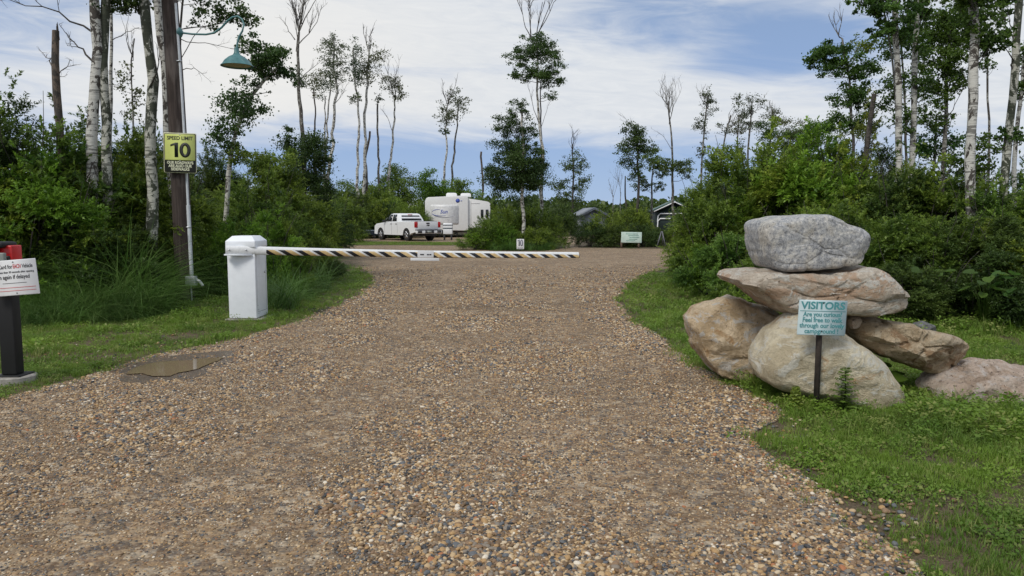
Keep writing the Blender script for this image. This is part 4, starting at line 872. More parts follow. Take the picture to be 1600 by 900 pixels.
for i, (t_, w_, sz_) in enumerate([('Are you curious?', .315, .050), ('Feel free to walk', .325, .050), ('through our lovely', .365, .050), ('campground !', .275, .050)]):
    lettering('lettering', t_, sz_, M_teal, bd, (0, -.0045,   .025 - .0435 * i), width=w_, bold=.0010)
for zz_ in (.115, -.105):
    g = Geo(); g.lathe([(0, -.009), (.006, -.007), (.006, -.0035)], 8, 'y', (0, 0, zz_)); g.build('screw', M_black, bd)

# --- boulders ---
def rock_mat(name, lo, hi, spots, stain, spot_scale=60, spot_t=.60, stain_t=.55, white=None, vein=0):
    m, nt, b = newmat(name); tc = nt.add('ShaderNodeTexCoord').outputs['Object']
    n1 = nt.noise(3.2, 8, .65, tc, .6).outputs[0]; n2 = nt.noise(21, 10, .78, tc).outputs[0]; n3 = nt.noise(spot_scale, 5, .75, tc).outputs[0]; n4 = nt.noise(2.0, 6, .7, nt.vscale(tc, (1, 1, 2.2)), 1.2).outputs[0]
    n5 = nt.noise(5.5, 7, .7, nt.vscale(tc, (.8, .8, 1.3)), 1.4).outputs[0]
    c = nt.ramp(n1, [(.40, lo), (.56, hi)]); c = nt.mix(nt.ramp(n2, [(.38, .75), (.56, 0.0)]), c, tuple(q * .76 for q in lo))
    c = nt.mix(nt.ramp(n4, [(stain_t - .06, 0.0), (stain_t - .01, .85)]), c, stain)
    if white: c = nt.mix(nt.ramp(n5, [(.535, 0.0), (.575, .9)]), c, white)
    c = nt.mix(nt.ramp(n3, [(spot_t - .05, 0.0), (spot_t - .02, .9)]), c, spots)
    if vein: c = nt.mix(nt.ramp(n5, [(.36, .9), (.42, 0.0)]), c, (.05, .04, .03))
    nt.l.new(c, b.inputs['Base Color']); b.inputs['Roughness'].default_value = .85; b.inputs['Specular IOR Level'].default_value = .25
    hgt = nt.math('ADD', nt.math('MULTIPLY', n2, .6), nt.math('ADD', nt.math('MULTIPLY', n5, .8), nt.math('MULTIPLY', n3, .25)))
    bump(nt, b, hgt, 1.0, .06)
    return m
RK = {
 'granite': None,
 'slab': rock_mat('pink_sandstone', (.52, .42, .32), (.70, .62, .51), (.07, .055, .045), (.54, .37, .25), 45, .66, .56, white=(.70, .67, .60)),
 'tan': rock_mat('tan_fieldstone', (.56, .42, .26), (.74, .60, .42), (.12, .08, .05), (.40, .24, .11), 50, .66, .60, white=(.60, .57, .52)),
 'cream': rock_mat('cream_limestone', (.60, .51, .35), (.80, .72, .54), (.34, .24, .14), (.54, .34, .18), 36, .69, .63, white=(.72, .69, .60)),
 'brown': rock_mat('brown_split_stone', (.47, .35, .22), (.66, .54, .38), (.05, .038, .03), (.32, .20, .11), 40, .66, .56, white=(.56, .47, .34)),
 'rose': rock_mat('rosy_sandstone', (.52, .40, .31), (.70, .58, .48), (.06, .045, .04), (.52, .37, .27), 40, .64, .60, white=(.62, .55, .49)),
 'grey': rock_mat('grey_fieldstone', (.13, .13, .13), (.26, .26, .26), (.05, .05, .05), (.2, .2, .19), 50, .66, .6),
}
m, nt, b = newmat('speckled_granite'); tc_ = nt.add('ShaderNodeTexCoord').outputs['Object']
a1 = nt.noise(30, 7, .9, tc_, 0.0).outputs[0]; a2 = nt.noise(3.0, 7, .65, tc_, .4).outputs[0]; a3 = nt.noise(90, 4, .8, tc_).outputs[0]
tone = nt.ramp(a2, [(.38, (.52, .49, .43)), (.48, (.36, .37, .385)), (.56, (.38, .385, .39)), (.64, (.55, .51, .44))])
c_ = nt.mix(nt.ramp(a1, [(.42, .9), (.47, 0.0)]), tone, (.66, .64, .59)); c_ = nt.mix(nt.ramp(a1, [(.53, 0.0), (.56, .85)]), c_, (.13, .135, .145)); c_ = nt.mix(nt.ramp(a3, [(.62, 0.0), (.68, .7)]), c_, (.06, .06, .065))
nt.l.new(c_, b.inputs['Base Color']); b.inputs['Roughness'].default_value = .8
bump(nt, b, nt.math('ADD', a1, nt.math('MULTIPLY', nt.noise(9, 8, .7, tc_).outputs[0], 1.5)), .7, .02)
RK['granite'] = m
def boulder(label, outline, D, thick, mat, seed, p=3.0, facets=6, rough=.035, lean=0.0, cutlo=.78, cuthi=.98, front_flat=None, rings=30, name='boulder'):
    rng = np.random.default_rng(seed)
    cxp = (min(q[0] for q in outline) + max(q[0] for q in outline)) / 2; kf, kb = (.16, .28) if p > 4 else (.08, .05)
    pw = np.array([(P(a, b_, D + thick * (kb if a < cxp else -kf))[0], 0, P(a, b_, D - thick * kf)[2]) for a, b_ in outline]); poly = pw[:, [0, 2]]
    cen = np.array(((poly[:, 0].min() + poly[:, 0].max()) / 2, (poly[:, 1].min() + poly[:, 1].max()) / 2))
    NT_ = 128; th = np.linspace(0, 2 * math.pi, NT_, endpoint=False); rad = []
    for t in th:
        d = np.array((math.cos(t), math.sin(t))); best = .05
        for i in range(len(poly)):
            a = poly[i] - cen; e = poly[(i + 1) % len(poly)] - poly[i]; den = d[0] * e[1] - d[1] * e[0]
            if abs(den) < 1e-9: continue
            s = (a[0] * e[1] - a[1] * e[0]) / den; q = (a[0] * d[1] - a[1] * d[0]) / den
            if s > 0 and -1e-6 <= q <= 1 + 1e-6: best = max(best, s)
        rad.append(best)
    rad = np.array(rad)
    for _ in range(1): rad = (np.roll(rad, 1) + rad * 2 + np.roll(rad, -1)) / 4
    hs = thick / 2; V = []; ss = np.sin(np.linspace(0, math.pi / 2, rings + 1)[1:])
    def pt(s, k, side):
        r = rad[k] * s; y = side * hs * (1 - s ** p) ** (1 / p); return (r * math.cos(th[k]), y, r * math.sin(th[k]))
    V.append((0, -hs, 0))
    for s in ss:
        for k in range(NT_): V.append(pt(s, k, -1))
    for s in ss[-2::-1]:
        for k in range(NT_): V.append(pt(s, k, 1))
    V.append((0, hs, 0)); V = np.array(V)
    span = np.array((np.ptp(poly[:, 0]) / 2, hs, np.ptp(poly[:, 1]) / 2))
    for _ in range(facets * 2 + 3):                                  # hewn planes
        n = rng.normal(size=3) * np.array((.6, 1.6, .8)); n[1] = -abs(n[1]) if rng.random() < .75 else n[1]; n /= np.linalg.norm(n)
        d = V @ n; lim = d.max() * rng.uniform(cutlo, cuthi); V -= np.maximum(0, d - lim)[:, None] * n[None]
    out = []
    for v in V:
        w_ = Vector(v) + Vector((seed * 3.1, 0, 0)); nn = Vector((v[0] / span[0] ** 2, v[1] / span[1] ** 2, v[2] / span[2] ** 2)).normalized()
        h = mnoise.fractal(w_ * 2.6, .9, 2.0, 3) * rough * 1.2
        rg_ = mnoise.ridged_multi_fractal(Vector((w_.x * 2.2, w_.y * 2.2, w_.z * 4.5)), .9, 2.1, 5, 1.0, 2.0) ; h += (rg_ - 1.0) * rough * .55
        dv, _p = mnoise.voronoi(Vector((w_.x * 2.6, w_.y * 3.4, w_.z * 5.0)) + mnoise.noise_vector(w_ * 2.0) * .5); h += (min(.35, dv[1] - dv[0]) - .25) * rough * 1.7 - (rough * .8 if p > 3 and dv[1] - dv[0] < .045 else 0)
        dv, _p = mnoise.voronoi(w_ * 9.0); h += (dv[0] - .4) * rough * .35
        h += mnoise.fractal(w_ * 14, .8, 2.0, 4) * rough * .30
        out.append(np.array(v) + np.array(nn) * h)
    V = np.array(out)
    for ax, lo_, hi_ in ((0, poly[:, 0].min() - cen[0], poly[:, 0].max() - cen[0]), (2, poly[:, 1].min() - cen[1], poly[:, 1].max() - cen[1])):
        q0, q1 = V[:, ax].min(), V[:, ax].max(); V[:, ax] = lo_ + (V[:, ax] - q0) * (hi_ - lo_) / (q1 - q0)
    V[:, 1] += V[:, 2] * lean
    nr = 2 * rings - 1; Q = []; T = []
    for k in range(NT_): T.append((0, 1 + k, 1 + (k + 1) % NT_))
    for r_ in range(nr - 1):
        for k in range(NT_): a = 1 + r_ * NT_; Q.append((a + k, a + NT_ + k, a + NT_ + (k + 1) % NT_, a + (k + 1) % NT_))
    e = len(V) - 1; a = 1 + (nr - 1) * NT_
    for k in range(NT_): T.append((e, a + (k + 1) % NT_, a + k))
    me = np_mesh(name, V, Q, T); bm = bmesh.new(); bm.from_mesh(me); bmesh.ops.recalc_face_normals(bm, faces=bm.faces)
    for f in bm.faces: f.smooth = True
    for ed in bm.edges:
        if len(ed.link_faces) == 2 and ed.calc_face_angle(0) > R(32): ed.smooth = False
    bm.to_mesh(me); bm.free()
    return link(name, me, RK[mat], None, (cen[0], D, cen[1]), label=label, cat='boulder')
boulder('tan rounded boulder at the left foot of the stack', [(1068, 496), (1090, 480), (1120, 470), (1142, 464), (1180, 475), (1215, 492), (1230, 530), (1235, 575), (1220, 606), (1165, 606), (1115, 590), (1082, 550)], 6.75, .75, 'tan', 3, 2.8, 4, rough=.026)
boulder('large cream boulder at the front of the stack, behind the visitors sign', [(1172, 568), (1177, 545), (1195, 520), (1225, 495), (1245, 486), (1275, 492), (1310, 512), (1345, 532), (1375, 560), (1400, 600), (1411, 636), (1405, 656), (1384, 664), (1340, 652), (1300, 626), (1250, 612), (1215, 605), (1185, 590)], 6.02, .80, 'cream', 8, 2.6, 3, rough=.018, cutlo=.84)
boulder('flat brown split slab lying on the right of the stack', [(1318, 508), (1330, 494), (1362, 495), (1400, 505), (1440, 515), (1485, 524), (1508, 540), (1506, 556), (1490, 574), (1462, 584), (1420, 574), (1375, 558), (1335, 540), (1320, 525)], 6.3, .75, 'brown', 12, 4.0, 2, rough=.028)
boulder('rosy boulder lying lowest at the right edge of the stack', [(1437, 622), (1446, 600), (1475, 586), (1510, 570), (1560, 567), (1610, 570), (1660, 582), (1698, 615), (1692, 660), (1620, 676), (1540, 672), (1470, 662), (1440, 645)], 6.1, .9, 'rose', 17, 3.4, 6, rough=.04)
boulder('long pinkish sandstone slab, second from top of the stack', [(1119, 440), (1119, 430), (1128, 423), (1165, 420), (1200, 423), (1260, 424), (1330, 418), (1345, 414), (1368, 421), (1386, 440), (1407, 462), (1402, 476), (1385, 486), (1350, 491), (1310, 490), (1275, 489), (1235, 493), (1205, 493), (1180, 482), (1160, 464), (1150, 450), (1135, 447), (1122, 443)], 6.35, .95, 'slab', 23, 6.0, 0, rough=.018, cutlo=.94)
boulder('grey speckled granite block on top of the stack', [(1166, 352), (1172, 345), (1195, 338), (1245, 335), (1285, 334), (1300, 340), (1312, 349), (1338, 356), (1346, 368), (1345, 385), (1338, 400), (1332, 412), (1300, 419), (1240, 424), (1195, 424), (1182, 418), (1172, 400), (1168, 378)], 6.4, .72, 'granite', 31, 9, 1, rough=.010, cutlo=.93, cuthi=.99)
boulder('small pink stone wedged under the sandstone slab', [(1325, 500), (1330, 495), (1342, 494), (1347, 503), (1342, 512), (1330, 514)], 6.1, .13, 'rose', 37, 2.5, 4, rough=.008, rings=14)
boulder('small grey stone on the lawn behind the boulder stack', [(1425, 515), (1430, 506), (1444, 502), (1458, 508), (1463, 518), (1460, 528), (1428, 526)], 9.2, .25, 'grey', 41, 2.5, 4, rough=.012, rings=14)
boulder('small pale stone between the brown slab and rosy boulder', [(1490, 580), (1500, 572), (1512, 570), (1522, 578), (1528, 592), (1515, 600), (1494, 598)], 6.9, .3, 'grey', 43, 2.5, 4, rough=.012, rings=14)

# --- pickup truck ---
M_car = simple('white_car_paint', (.80, .81, .82), .25, var=.01)
M_chrome = simple('polished_rim', (.6, .6, .62), .25, .8)
M_tail = simple('red_lens', (.45, .01, .01), .2); M_grey = simple('dark_grey_trim', (.05, .05, .055), .6)
TX_ = P(650, 377, 48.5)
truck = empty('pickup_truck', (TX_[0] + 1.0 * math.cos(R(38.5)), TX_[1] + 1.0 * math.sin(R(38.5)), 0), R(38.5), label='white four door pickup truck parked left of the trailer', cat='pickup truck')
# local: +y forward, rear bumper at y=0, x left negative
def arch(cy, r, z0, k=9): return [(cy + r * math.cos(math.pi * i / (k - 1)), z0 + r * math.sin(math.pi * i / (k - 1)) * 1.0) for i in range(k)]
g = Geo()
prof = [(.10, .62), (.10, 1.32), (2.15, 1.34), (2.2, 1.32), (4.35, 1.25), (5.45, 1.16), (5.75, 1.02), (5.80, .45), (5.35, .42)]
prof += [(q[0], q[1]) for q in arch(4.85, .48, .42)] + [(4.3, .40), (1.75, .40)] + arch(1.25, .48, .42) + [(.72, .5)]
NP = len(prof); rings = []
for x_, ins in [(-1.0, .035), (-.975, 0), (.975, 0), (1.0, .035)]: rings.append([(x_, q[0] + (ins if q[0] < .5 else (-ins if q[0] > 5.5 else 0)), q[1] - (ins if q[1] > 1.1 else 0)) for q in prof])
g.loft(rings); body = g.build('body', M_car, truck, smooth=True, sharp=25)
g = Geo(); g.box((-.78, .22, .9), (.78, 2.05, 1.345)); 
g = Geo(); g.box((-.80, .20, 1.325), (.80, 2.08, 1.35)); g.build('bed_opening', M_grey, truck)
g = Geo()
def cr(x, y0, y1, z): return [(-x, y0, z), (x, y0, z), (x, y1, z), (-x, y1, z)]
g.loft([cr(.965, 2.12, 4.45, 1.29), cr(.90, 2.25, 4.10, 1.55), cr(.80, 2.45, 3.62, 1.83), cr(.70, 2.6, 3.45, 1.88)]); cabn = g.build('cab', M_car, truck, bevel=.03)
def quadpanel(g, pts, nrm, th=.006):
    pts = np.array(pts, float); n = np.array(nrm, float); n /= np.linalg.norm(n); g.loft([list(map(tuple, pts - n * .002)), list(map(tuple, pts + n * th))])
for sx in (-1, 1):
    g = Geo(); quadpanel(g, [(sx * .962, 3.30, 1.34), (sx * .962, 4.32, 1.34), (sx * .822, 3.66, 1.80), (sx * .822, 3.30, 1.80)], (sx, 0, .35), .012); g.build('front_side_window', M_glass, cabn)
    g = Geo(); quadpanel(g, [(sx * .962, 2.60, 1.34), (sx * .962, 3.20, 1.34), (sx * .822, 3.20, 1.80), (sx * .822, 2.74, 1.80)], (sx, 0, .35), .012); g.build('rear_side_window', M_glass, cabn)
    g = Geo(); g.box((sx * .80, .105 - .02, .92), (sx * 1.004, .20, 1.30)) if sx > 0 else g.box((sx * 1.004, .085, .92), (sx * .80, .20, 1.30)); g.build('tail_light', M_tail, truck, bevel=.015)
    for yy in (3.22, 2.52):
        g = Geo(); g.box((min(sx * 1.0, sx * 1.02), yy - .0, 1.13), (max(sx * 1.0, sx * 1.02), yy + .17, 1.17)); g.build('door_handle', M_black, truck)
    g = Geo(); g.box((min(sx * 1.0, sx * 1.2), 4.1, 1.26), (max(sx * 1.0, sx * 1.2), 4.22, 1.42)); g.build('wing_mirror', M_black, truck, bevel=.03)
    g = Geo(); g.box((min(sx * .99, sx * 1.003), 2.46, .5), (max(sx * .99, sx * 1.003), 2.475, 1.28)); g.box((min(sx * .99, sx * 1.003), 3.26, .45), (max(sx * .99, sx * 1.003), 3.275, 1.28)); g.box((min(sx * .99, sx * 1.003), 4.28, .5), (max(sx * .99, sx * 1.003), 4.295, 1.24)); g.build('door_seam', M_grey, truck)
    for cy in (1.25, 4.85):
        g = Geo(); x0_, x1_ = (sx * .70, sx * 1.01) if sx > 0 else (sx * 1.01, sx * .70); g.lathe([(.26, x0_), (.40, x0_ + .02), (.415, x0_ + .06), (.415, x1_ - .06), (.40, x1_ - .02), (.26, x1_)], 28, 'x', (0, cy, .415)); ty = g.build('tyre', M_rub, truck, smooth=True, sharp=40)
        g = Geo(); xo = sx * .985; g.lathe([(.0, xo - sx * .06), (.25, xo - sx * .06), (.265, xo + sx * .0), (.25, xo + sx * .012)], 24, 'x', (0, cy, .415)); g.build('rim', M_grey, ty, smooth=True)
        for k in range(5):
            a = R(72 * k + 90); g = Geo(); u_ = np.array((0, math.cos(a), math.sin(a))); v_ = np.array((0, -math.sin(a), math.cos(a))); c0_ = np.array((xo + sx * .012, cy, .415))
            quadpanel(g, [c0_ + v_ * .05, c0_ + u_ * .24 + v_ * .065, c0_ + u_ * .24 - v_ * .065, c0_ - v_ * .05], (sx, 0, 0), .02); g.build('spoke', M_chrome, ty)
g = Geo(); quadpanel(g, [(-.80, 2.165, 1.40), (.80, 2.165, 1.40), (.70, 2.40, 1.74), (-.70, 2.40, 1.74)], (0, -1, .4), .014); g.build('rear_window', M_glass, cabn)
g = Geo(); quadpanel(g, [(-.18, 2.42, 1.775), (.18, 2.42, 1.775), (.17, 2.455, 1.805), (-.17, 2.455, 1.805)], (0, -1, .4), .03); g.build('brake_lamp', M_tail, cabn)
g = Geo(); quadpanel(g, [(-.86, 4.40, 1.32), (.86, 4.40, 1.32), (.72, 3.68, 1.78), (-.72, 3.68, 1.78)], (0, 1, .8), .02); g.build('windscreen', M_glass, cabn)
g = Geo(); g.box((-.78, .082, .80), (.78, .13, 1.325)); tg = g.build('tailgate', M_car, truck, bevel=.02)
g = Geo(); g.box((-.13, .07, 1.16), (.13, .084, 1.25)); g.build('tailgate_handle', M_black, tg)
g = Geo(); g.prism([(-.13, 1.04), (-.05, 1.04), (-.05, 1.02), (.05, 1.02), (.05, 1.04), (.13, 1.04), (.11, 1.09), (.05, 1.09), (.05, 1.11), (-.05, 1.11), (-.05, 1.09), (-.11, 1.09)], 'y', .072, .083); g.build('emblem', M_black, tg)
g = Geo(); g.box((-.98, -.12, .52), (.98, .10, .74)); bp = g.build('rear_bumper', M_car, truck, bevel=.03)
g = Geo(); g.box((-.99, -.13, .745), (.99, .12, .785)); g.build('bumper_step', M_grey, bp)
g = Geo(); g.box((-.92, -.128, .56), (-.60, -.118, .72)); g.box((.60, -.128, .56), (.92, -.118, .72)); g.box((-.34, -.128, .55), (.34, -.118, .735)); g.build('bumper_recess', M_grey, bp)
g = Geo(); g.box((-.18, -.138, .58), (.14, -.129, .71)); g.build('licence_plate', simple('plate', (.35, .38, .36), .5), bp)
g = Geo(); g.box((-.80, .3, .34), (.80, 5.4, .52)); g.build('chassis', M_grey, truck)
g = Geo(); g.box((-.98, 5.62, .48), (.98, 5.86, .72)); g.build('front_bumper', M_chrome, truck, bevel=.04)
g = Geo(); g.box((-.95, 5.70, .74), (-.55, 5.79, 1.0)); g.build('headlight', M_glass, truck); g = Geo(); g.box((.55, 5.70, .74), (.95, 5.79, 1.0)); g.build('headlight', M_glass, truck)
g = Geo(); g.box((-.54, 5.74, .74), (.54, 5.80, 1.04)); g.build('grille', M_grey, truck)

# --- travel trailer ---
TD = 60.0
tp_ = P(673, 370, TD); h_tr = 3.25
tr = empty('travel_trailer', (P(733, 370, TD)[0], TD - 1.2, 0), R(3), label='large white travel trailer with blue swoosh graphic behind the pickup', cat='trailer')
# local: nose face toward -y (x from -w to 0); long side faces -y' -> simple two-face body
Wt = 3.45; Lt = 8.5
M_tr = simple('cream_fibreglass', (.74, .74, .73), .35, var=.02)
g = Geo()
pr = [(-Wt, .75), (-Wt + .02, 2.9), (-Wt + .10, 3.12), (-Wt + .28, 3.22), (-.2, 3.36), (-.06, 3.30), (0, 3.18), (0, .62), (-.2, .55), (-Wt + .3, .62)]
g.prism(pr, 'y', 0, Lt); g.build('front_shell', M_tr, tr, bevel=.04)
g = Geo(); g.prism([(0.003, .75), (0.003, 3.14), (.9, 3.00), (1.6, 2.88), (1.78, 2.74), (1.78, .75)], 'y', .25, Lt - .3); sl = g.build('slide_out', M_tr, tr, bevel=.03)
g = Geo(); g.box((.25, .235, .85), (.255, .25, 2.9)); g.box((.25, .235, 2.72), (.95, .248, 2.75)); g.build('panel_seam', simple('seam_grey', (.42, .42, .43), .5), sl)
for x_ in (1.12, 1.52):
    g = Geo(); g.prism(rrect(x_ - .11, x_ + .11, 1.55, 2.25, .04), 'y', .225, .262); g.build('window', M_glass, sl)
g = Geo(); g.prism(rrect(-Wt + .45, -.75, 1.05, 2.62, .15), 'y', -.012, .002); pn = g.build('front_panel', simple('panel_edge', (.70, .70, .70), .35), tr)
M_blue = simple('blue_graphic', (.05, .09, .38), .4)
def arcband(cx, cz, rx, rz, a0, a1, w0, n=20):
    a = np.linspace(R(a0), R(a1), n); wv = np.sin(np.linspace(0, math.pi, n)) * w0 + .008
    o = [(cx + rx * math.cos(t), cz + (rz + q) * math.sin(t)) for t, q in zip(a, wv)]; i_ = [(cx + rx * math.cos(t), cz + rz * math.sin(t)) for t in a[::-1]]; return o + i_
g = Geo(); g.prism(arcband(-2.15, 2.0, .75, .25, 95, 300, .09), 'y', -.022, -.013); g.build('swoosh', M_blue, pn)
g = Geo(); g.prism(arcband(-1.9, 1.98, 1.0, .36, 170, 330, .04), 'y', -.020, -.0135); g.build('swoosh', simple('grey_graphic', (.30, .32, .40), .5), pn)
lettering('lettering', 'Sun', .42, M_blue, pn, (-1.95, -.018, 2.06), bold=.006, shear=.3)
g = Geo(); g.lathe([(0, -.01), (.17, -.009), (.17, .001)], 20, 'y', (-.82, 0, 2.95)); g.build('round_emblem', M_blue, tr)
g = Geo(); g.box((-.60, -.008, 2.90), (-.46, 0, 2.96)); g.build('emblem_tail', M_blue, tr)
for x_, y_ in ((-1.35, 1.5), (-.2, 2.2)):
    g = Geo(); g.loft([ring(x_ - .45, x_ + .45, y_ - .5, y_ + .5, 3.30), ring(x_ - .42, x_ + .42, y_ - .46, y_ + .46, 3.55), ring(x_ - .3, x_ + .3, y_ - .3, y_ + .3, 3.62)]); g.build('roof_air_unit', M_tr, tr, bevel=.04)
g = Geo(); g.box((-Wt + .3, .3, .40), (1.7, Lt - .3, .66)); g.build('chassis', M_grey, tr)
for x_ in (-2.3, -.9, .9, 1.6):
    g = Geo(); g.tube([(x_, .4, .5), (x_, .4, .0)], .05, 8); g.build('jack_leg', M_grey, tr)
for sx in (-Wt + .35, 2.0):
    for cy in (5.0, 5.9):
        g = Geo(); g.lathe([(.2, sx - .12), (.37, sx - .10), (.37, sx + .10), (.2, sx + .12)], 20, 'x', (0, cy, .37)); g.build('wheel', M_rub, tr, smooth=True)
# stacked white box unit between truck and trailer
bb_ = P(700, 372, 52); bu = empty('storage_box', (bb_[0], 52, 0), label='stacked white storage box on a dark stand between pickup and trailer', cat='box')
g = Geo(); g.box((-.32, -.3, .42), (.32, .3, .80)); g.build('lower_box', M_car, bu, bevel=.03)
g = Geo(); g.box((-.33, -.31, .803), (.33, .31, .85)); g.build('band', simple('teal_grey_band', (.05, .09, .12), .5), bu)
g = Geo(); g.box((-.32, -.3, .853), (.32, .3, 1.04)); g.build('middle_box', M_car, bu, bevel=.02)
g = Geo(); g.box((-.34, -.32, 1.043), (.34, .32, 1.08)); g.build('band', MATS['teal_grey_band'], bu)
g = Geo(); g.loft([ring(-.33, .33, -.31, .31, 1.083), ring(-.30, .30, -.28, .28, 1.20)]); g.build('lid', M_car, bu, bevel=.02)
for x_ in (-.25, .25):
    for y_ in (-.2, .2):
        g = Geo(); g.box((x_ - .04, y_ - .04, 0), (x_ + .04, y_ + .04, .42)); g.build('leg', M_grey, bu)
# low dark boat bow left of the truck
bo = P(572, 372, 55); bt = empty('small_boat', (bo[0], 55, 0), R(12), label='low dark boat with pale gunwale behind the pickup nose', cat='boat'); bt.scale = (.8, .8, .8)
g = Geo(); rings = []
for t in np.linspace(0, 1, 12):
    x_ = -1.3 + 2.6 * t; w_ = .60 * math.sin(math.pi * min(1, .10 + t * .9) ) ** .5 + .03; rings.append([(x_, -w_, .78), (x_, -w_ * .7, .42), (x_, 0, .30), (x_, w_ * .7, .42), (x_, w_, .78)])
g.loft(rings); g.build('hull', simple('dark_blue_hull', (.04, .07, .12), .3), bt, smooth=True)
g = Geo(); g.loft([[(r_[0][0], r_[0][1], .783), (r_[0][0], r_[-1][1], .783), (r_[0][0], r_[-1][1] * 1.03, .84), (r_[0][0], r_[0][1] * 1.03, .84)] for r_ in rings]); g.build('gunwale', simple('pale_blue_deck', (.45, .55, .68), .35), bt, smooth=True)
g = Geo(); g.box((-.9, -.3, 0), (-.8, .3, .45)); g.box((.7, -.3, 0), (.8, .3, .45)); g.build('trailer_frame', M_grey, bt)

# --- little 10 sign at the island ---
p10 = P(813, 393, 34.0); s10 = empty('number_sign', (p10[0], 34, 0), label='small white sign with a grey 10 at the island tree foot', cat='sign')
m_ = mpp(34)
g = Geo(); g.box((-.045, .01, 0), (.045, .05, .60)); g.build('post', M_grey, s10)
g = Geo(); g.box((-5.8 * m_, -.012, .10), (5.8 * m_, .009, 19.0 * m_)); bd = g.build('board', M_white, s10, bevel=.004)
M_g10 = simple('grey_numeral', (.20, .21, .26), .6)
numeral_ten(bd, M_g10, 0, .39, .27, .30, -.0165, -.0125, .055)
g = Geo(); g.box((-.13, -.0145, .135), (.12, -.0125, .165)); g.build('printed_line', M_g10, bd)

# --- pale notice board ---
nb = P(986, 388, 37.2); nbr = empty('notice_board', (nb[0], 37.2, 0), label='pale green notice board on two short posts at the shrub clump', cat='sign'); m_ = mpp(37.2)
g = Geo(); g.box((-16 * m_, -.03, 9 * m_), (16 * m_, 0, 25.5 * m_)); bd = g.build('board', simple('pale_green_board', (.55, .68, .62), .5, var=.06), nbr, bevel=.01); bd.rotation_euler = (0, R(1), 0)
g = Geo()
for zz_, a_, b_ in [(22.2, -9, 10), (19.6, -5, 11), (16.8, -3, 12), (14.0, -4, 9), (11.6, -8, 6)]: g.box((a_ * m_, -.033, zz_ * m_), (b_ * m_, -.031, (zz_ + 1.0) * m_))
g.build('printed_line', simple('faded_green_ink', (.20, .38, .32), .6), bd)
for x_ in (-15, 12):
    g = Geo(); g.box(((x_ - 1.3) * m_, .0, 0), ((x_ + 1.3) * m_, .08, 12 * m_)); g.build('post', simple('board_post_wood', (.15, .11, .08), .8), nbr)
# a-frame play thing in the dark gap
af = P(1033, 388, 38.0); afr = empty('frame_stand', (af[0], 38, 0), label='grey A shaped metal stand in the dark gap right of the notice board', cat='stand')
for a_, b_ in (((-.24, 0, 0), (.02, .1, .85)), ((.24, 0, 0), (.06, .1, .85)), ((-.10, .5, 0), (.02, .12, .85)), ((.20, .5, 0), (.06, .12, .85))):
    g = Geo(); g.tube([a_, b_], .025, 8); g.build('leg', simple('grey_tube', (.16, .16, .18), .5), afr)

# --- green roofed cabin and grey shed roof ---
def gable(name, label, D, pxl, pxr, pyeave, pyridge, depth, wallmat, roofmat, rz, trim):
    c = P((pxl + pxr) / 2, 342, D); w_ = (pxr - pxl) * mpp(D) / 2; ze = CAMZ + (342 - pyeave) * mpp(D); zr = CAMZ + (342 - pyridge) * mpp(D)
    root = empty(name, (c[0], D, 0), rz, label=label, cat='building')
    g = Geo(); g.prism([(-w_ * .92, 0), (w_ * .92, 0), (w_ * .92, ze - .02), (0, zr - .12), (-w_ * .92, ze - .02)], 'y', 0, depth); wall = g.build('wall', wallmat, root)
    g = Geo(); t_ = .12; g.prism([(-w_ * 1.08, ze - .10), (0, zr), (w_ * 1.08, ze - .10), (w_ * 1.08, ze - .10 + t_), (0, zr + t_), (-w_ * 1.08, ze - .10 + t_)], 'y', -.5, depth + .4); g.build('roof', roofmat, root)
    g = Geo(); g.prism([(-w_ * 1.08, ze - .20), (0, zr - .10), (w_ * 1.08, ze - .20), (w_ * 1.08, ze - .103), (0, zr - .003), (-w_ * 1.08, ze - .103)], 'y', -.52, -.46); g.build('fascia', trim, root)
    return root, wall, w_, ze, zr
M_dg = simple('dark_green_wall', (.018, .032, .030), .6); M_gr = simple('green_metal_roof', (.05, .10, .085), .4)
cabn2, wl, w_, ze, zr = gable('cabin', 'dark green cabin with white trimmed gable behind the shrubs', 62, 1024, 1082, 328, 315, 9, M_dg, M_gr, R(-8), M_white)
for dz in (0.0, -.42):
    g = Geo(); z_ = ze - .32 + dz; q = [(-w_ * .86, z_ - .7), (-w_ * .84, z_ - .2), (-w_ * .72, z_), (w_ * .9, z_)]; g.tube([(a, -.08, b_) for a, b_ in q], .055, 6); g.build('arched_trim', M_white, cabn2, smooth=True)
M_gw = simple('grey_lap_siding', (.33, .35, .38), .6); M_gro = simple('grey_roof', (.22, .24, .27), .6)
gable('shed', 'pale grey shed with sloping roof beyond the gravel lane', 72, 906, 950, 337, 326, 6, M_gw, M_gro, R(4), M_gro)

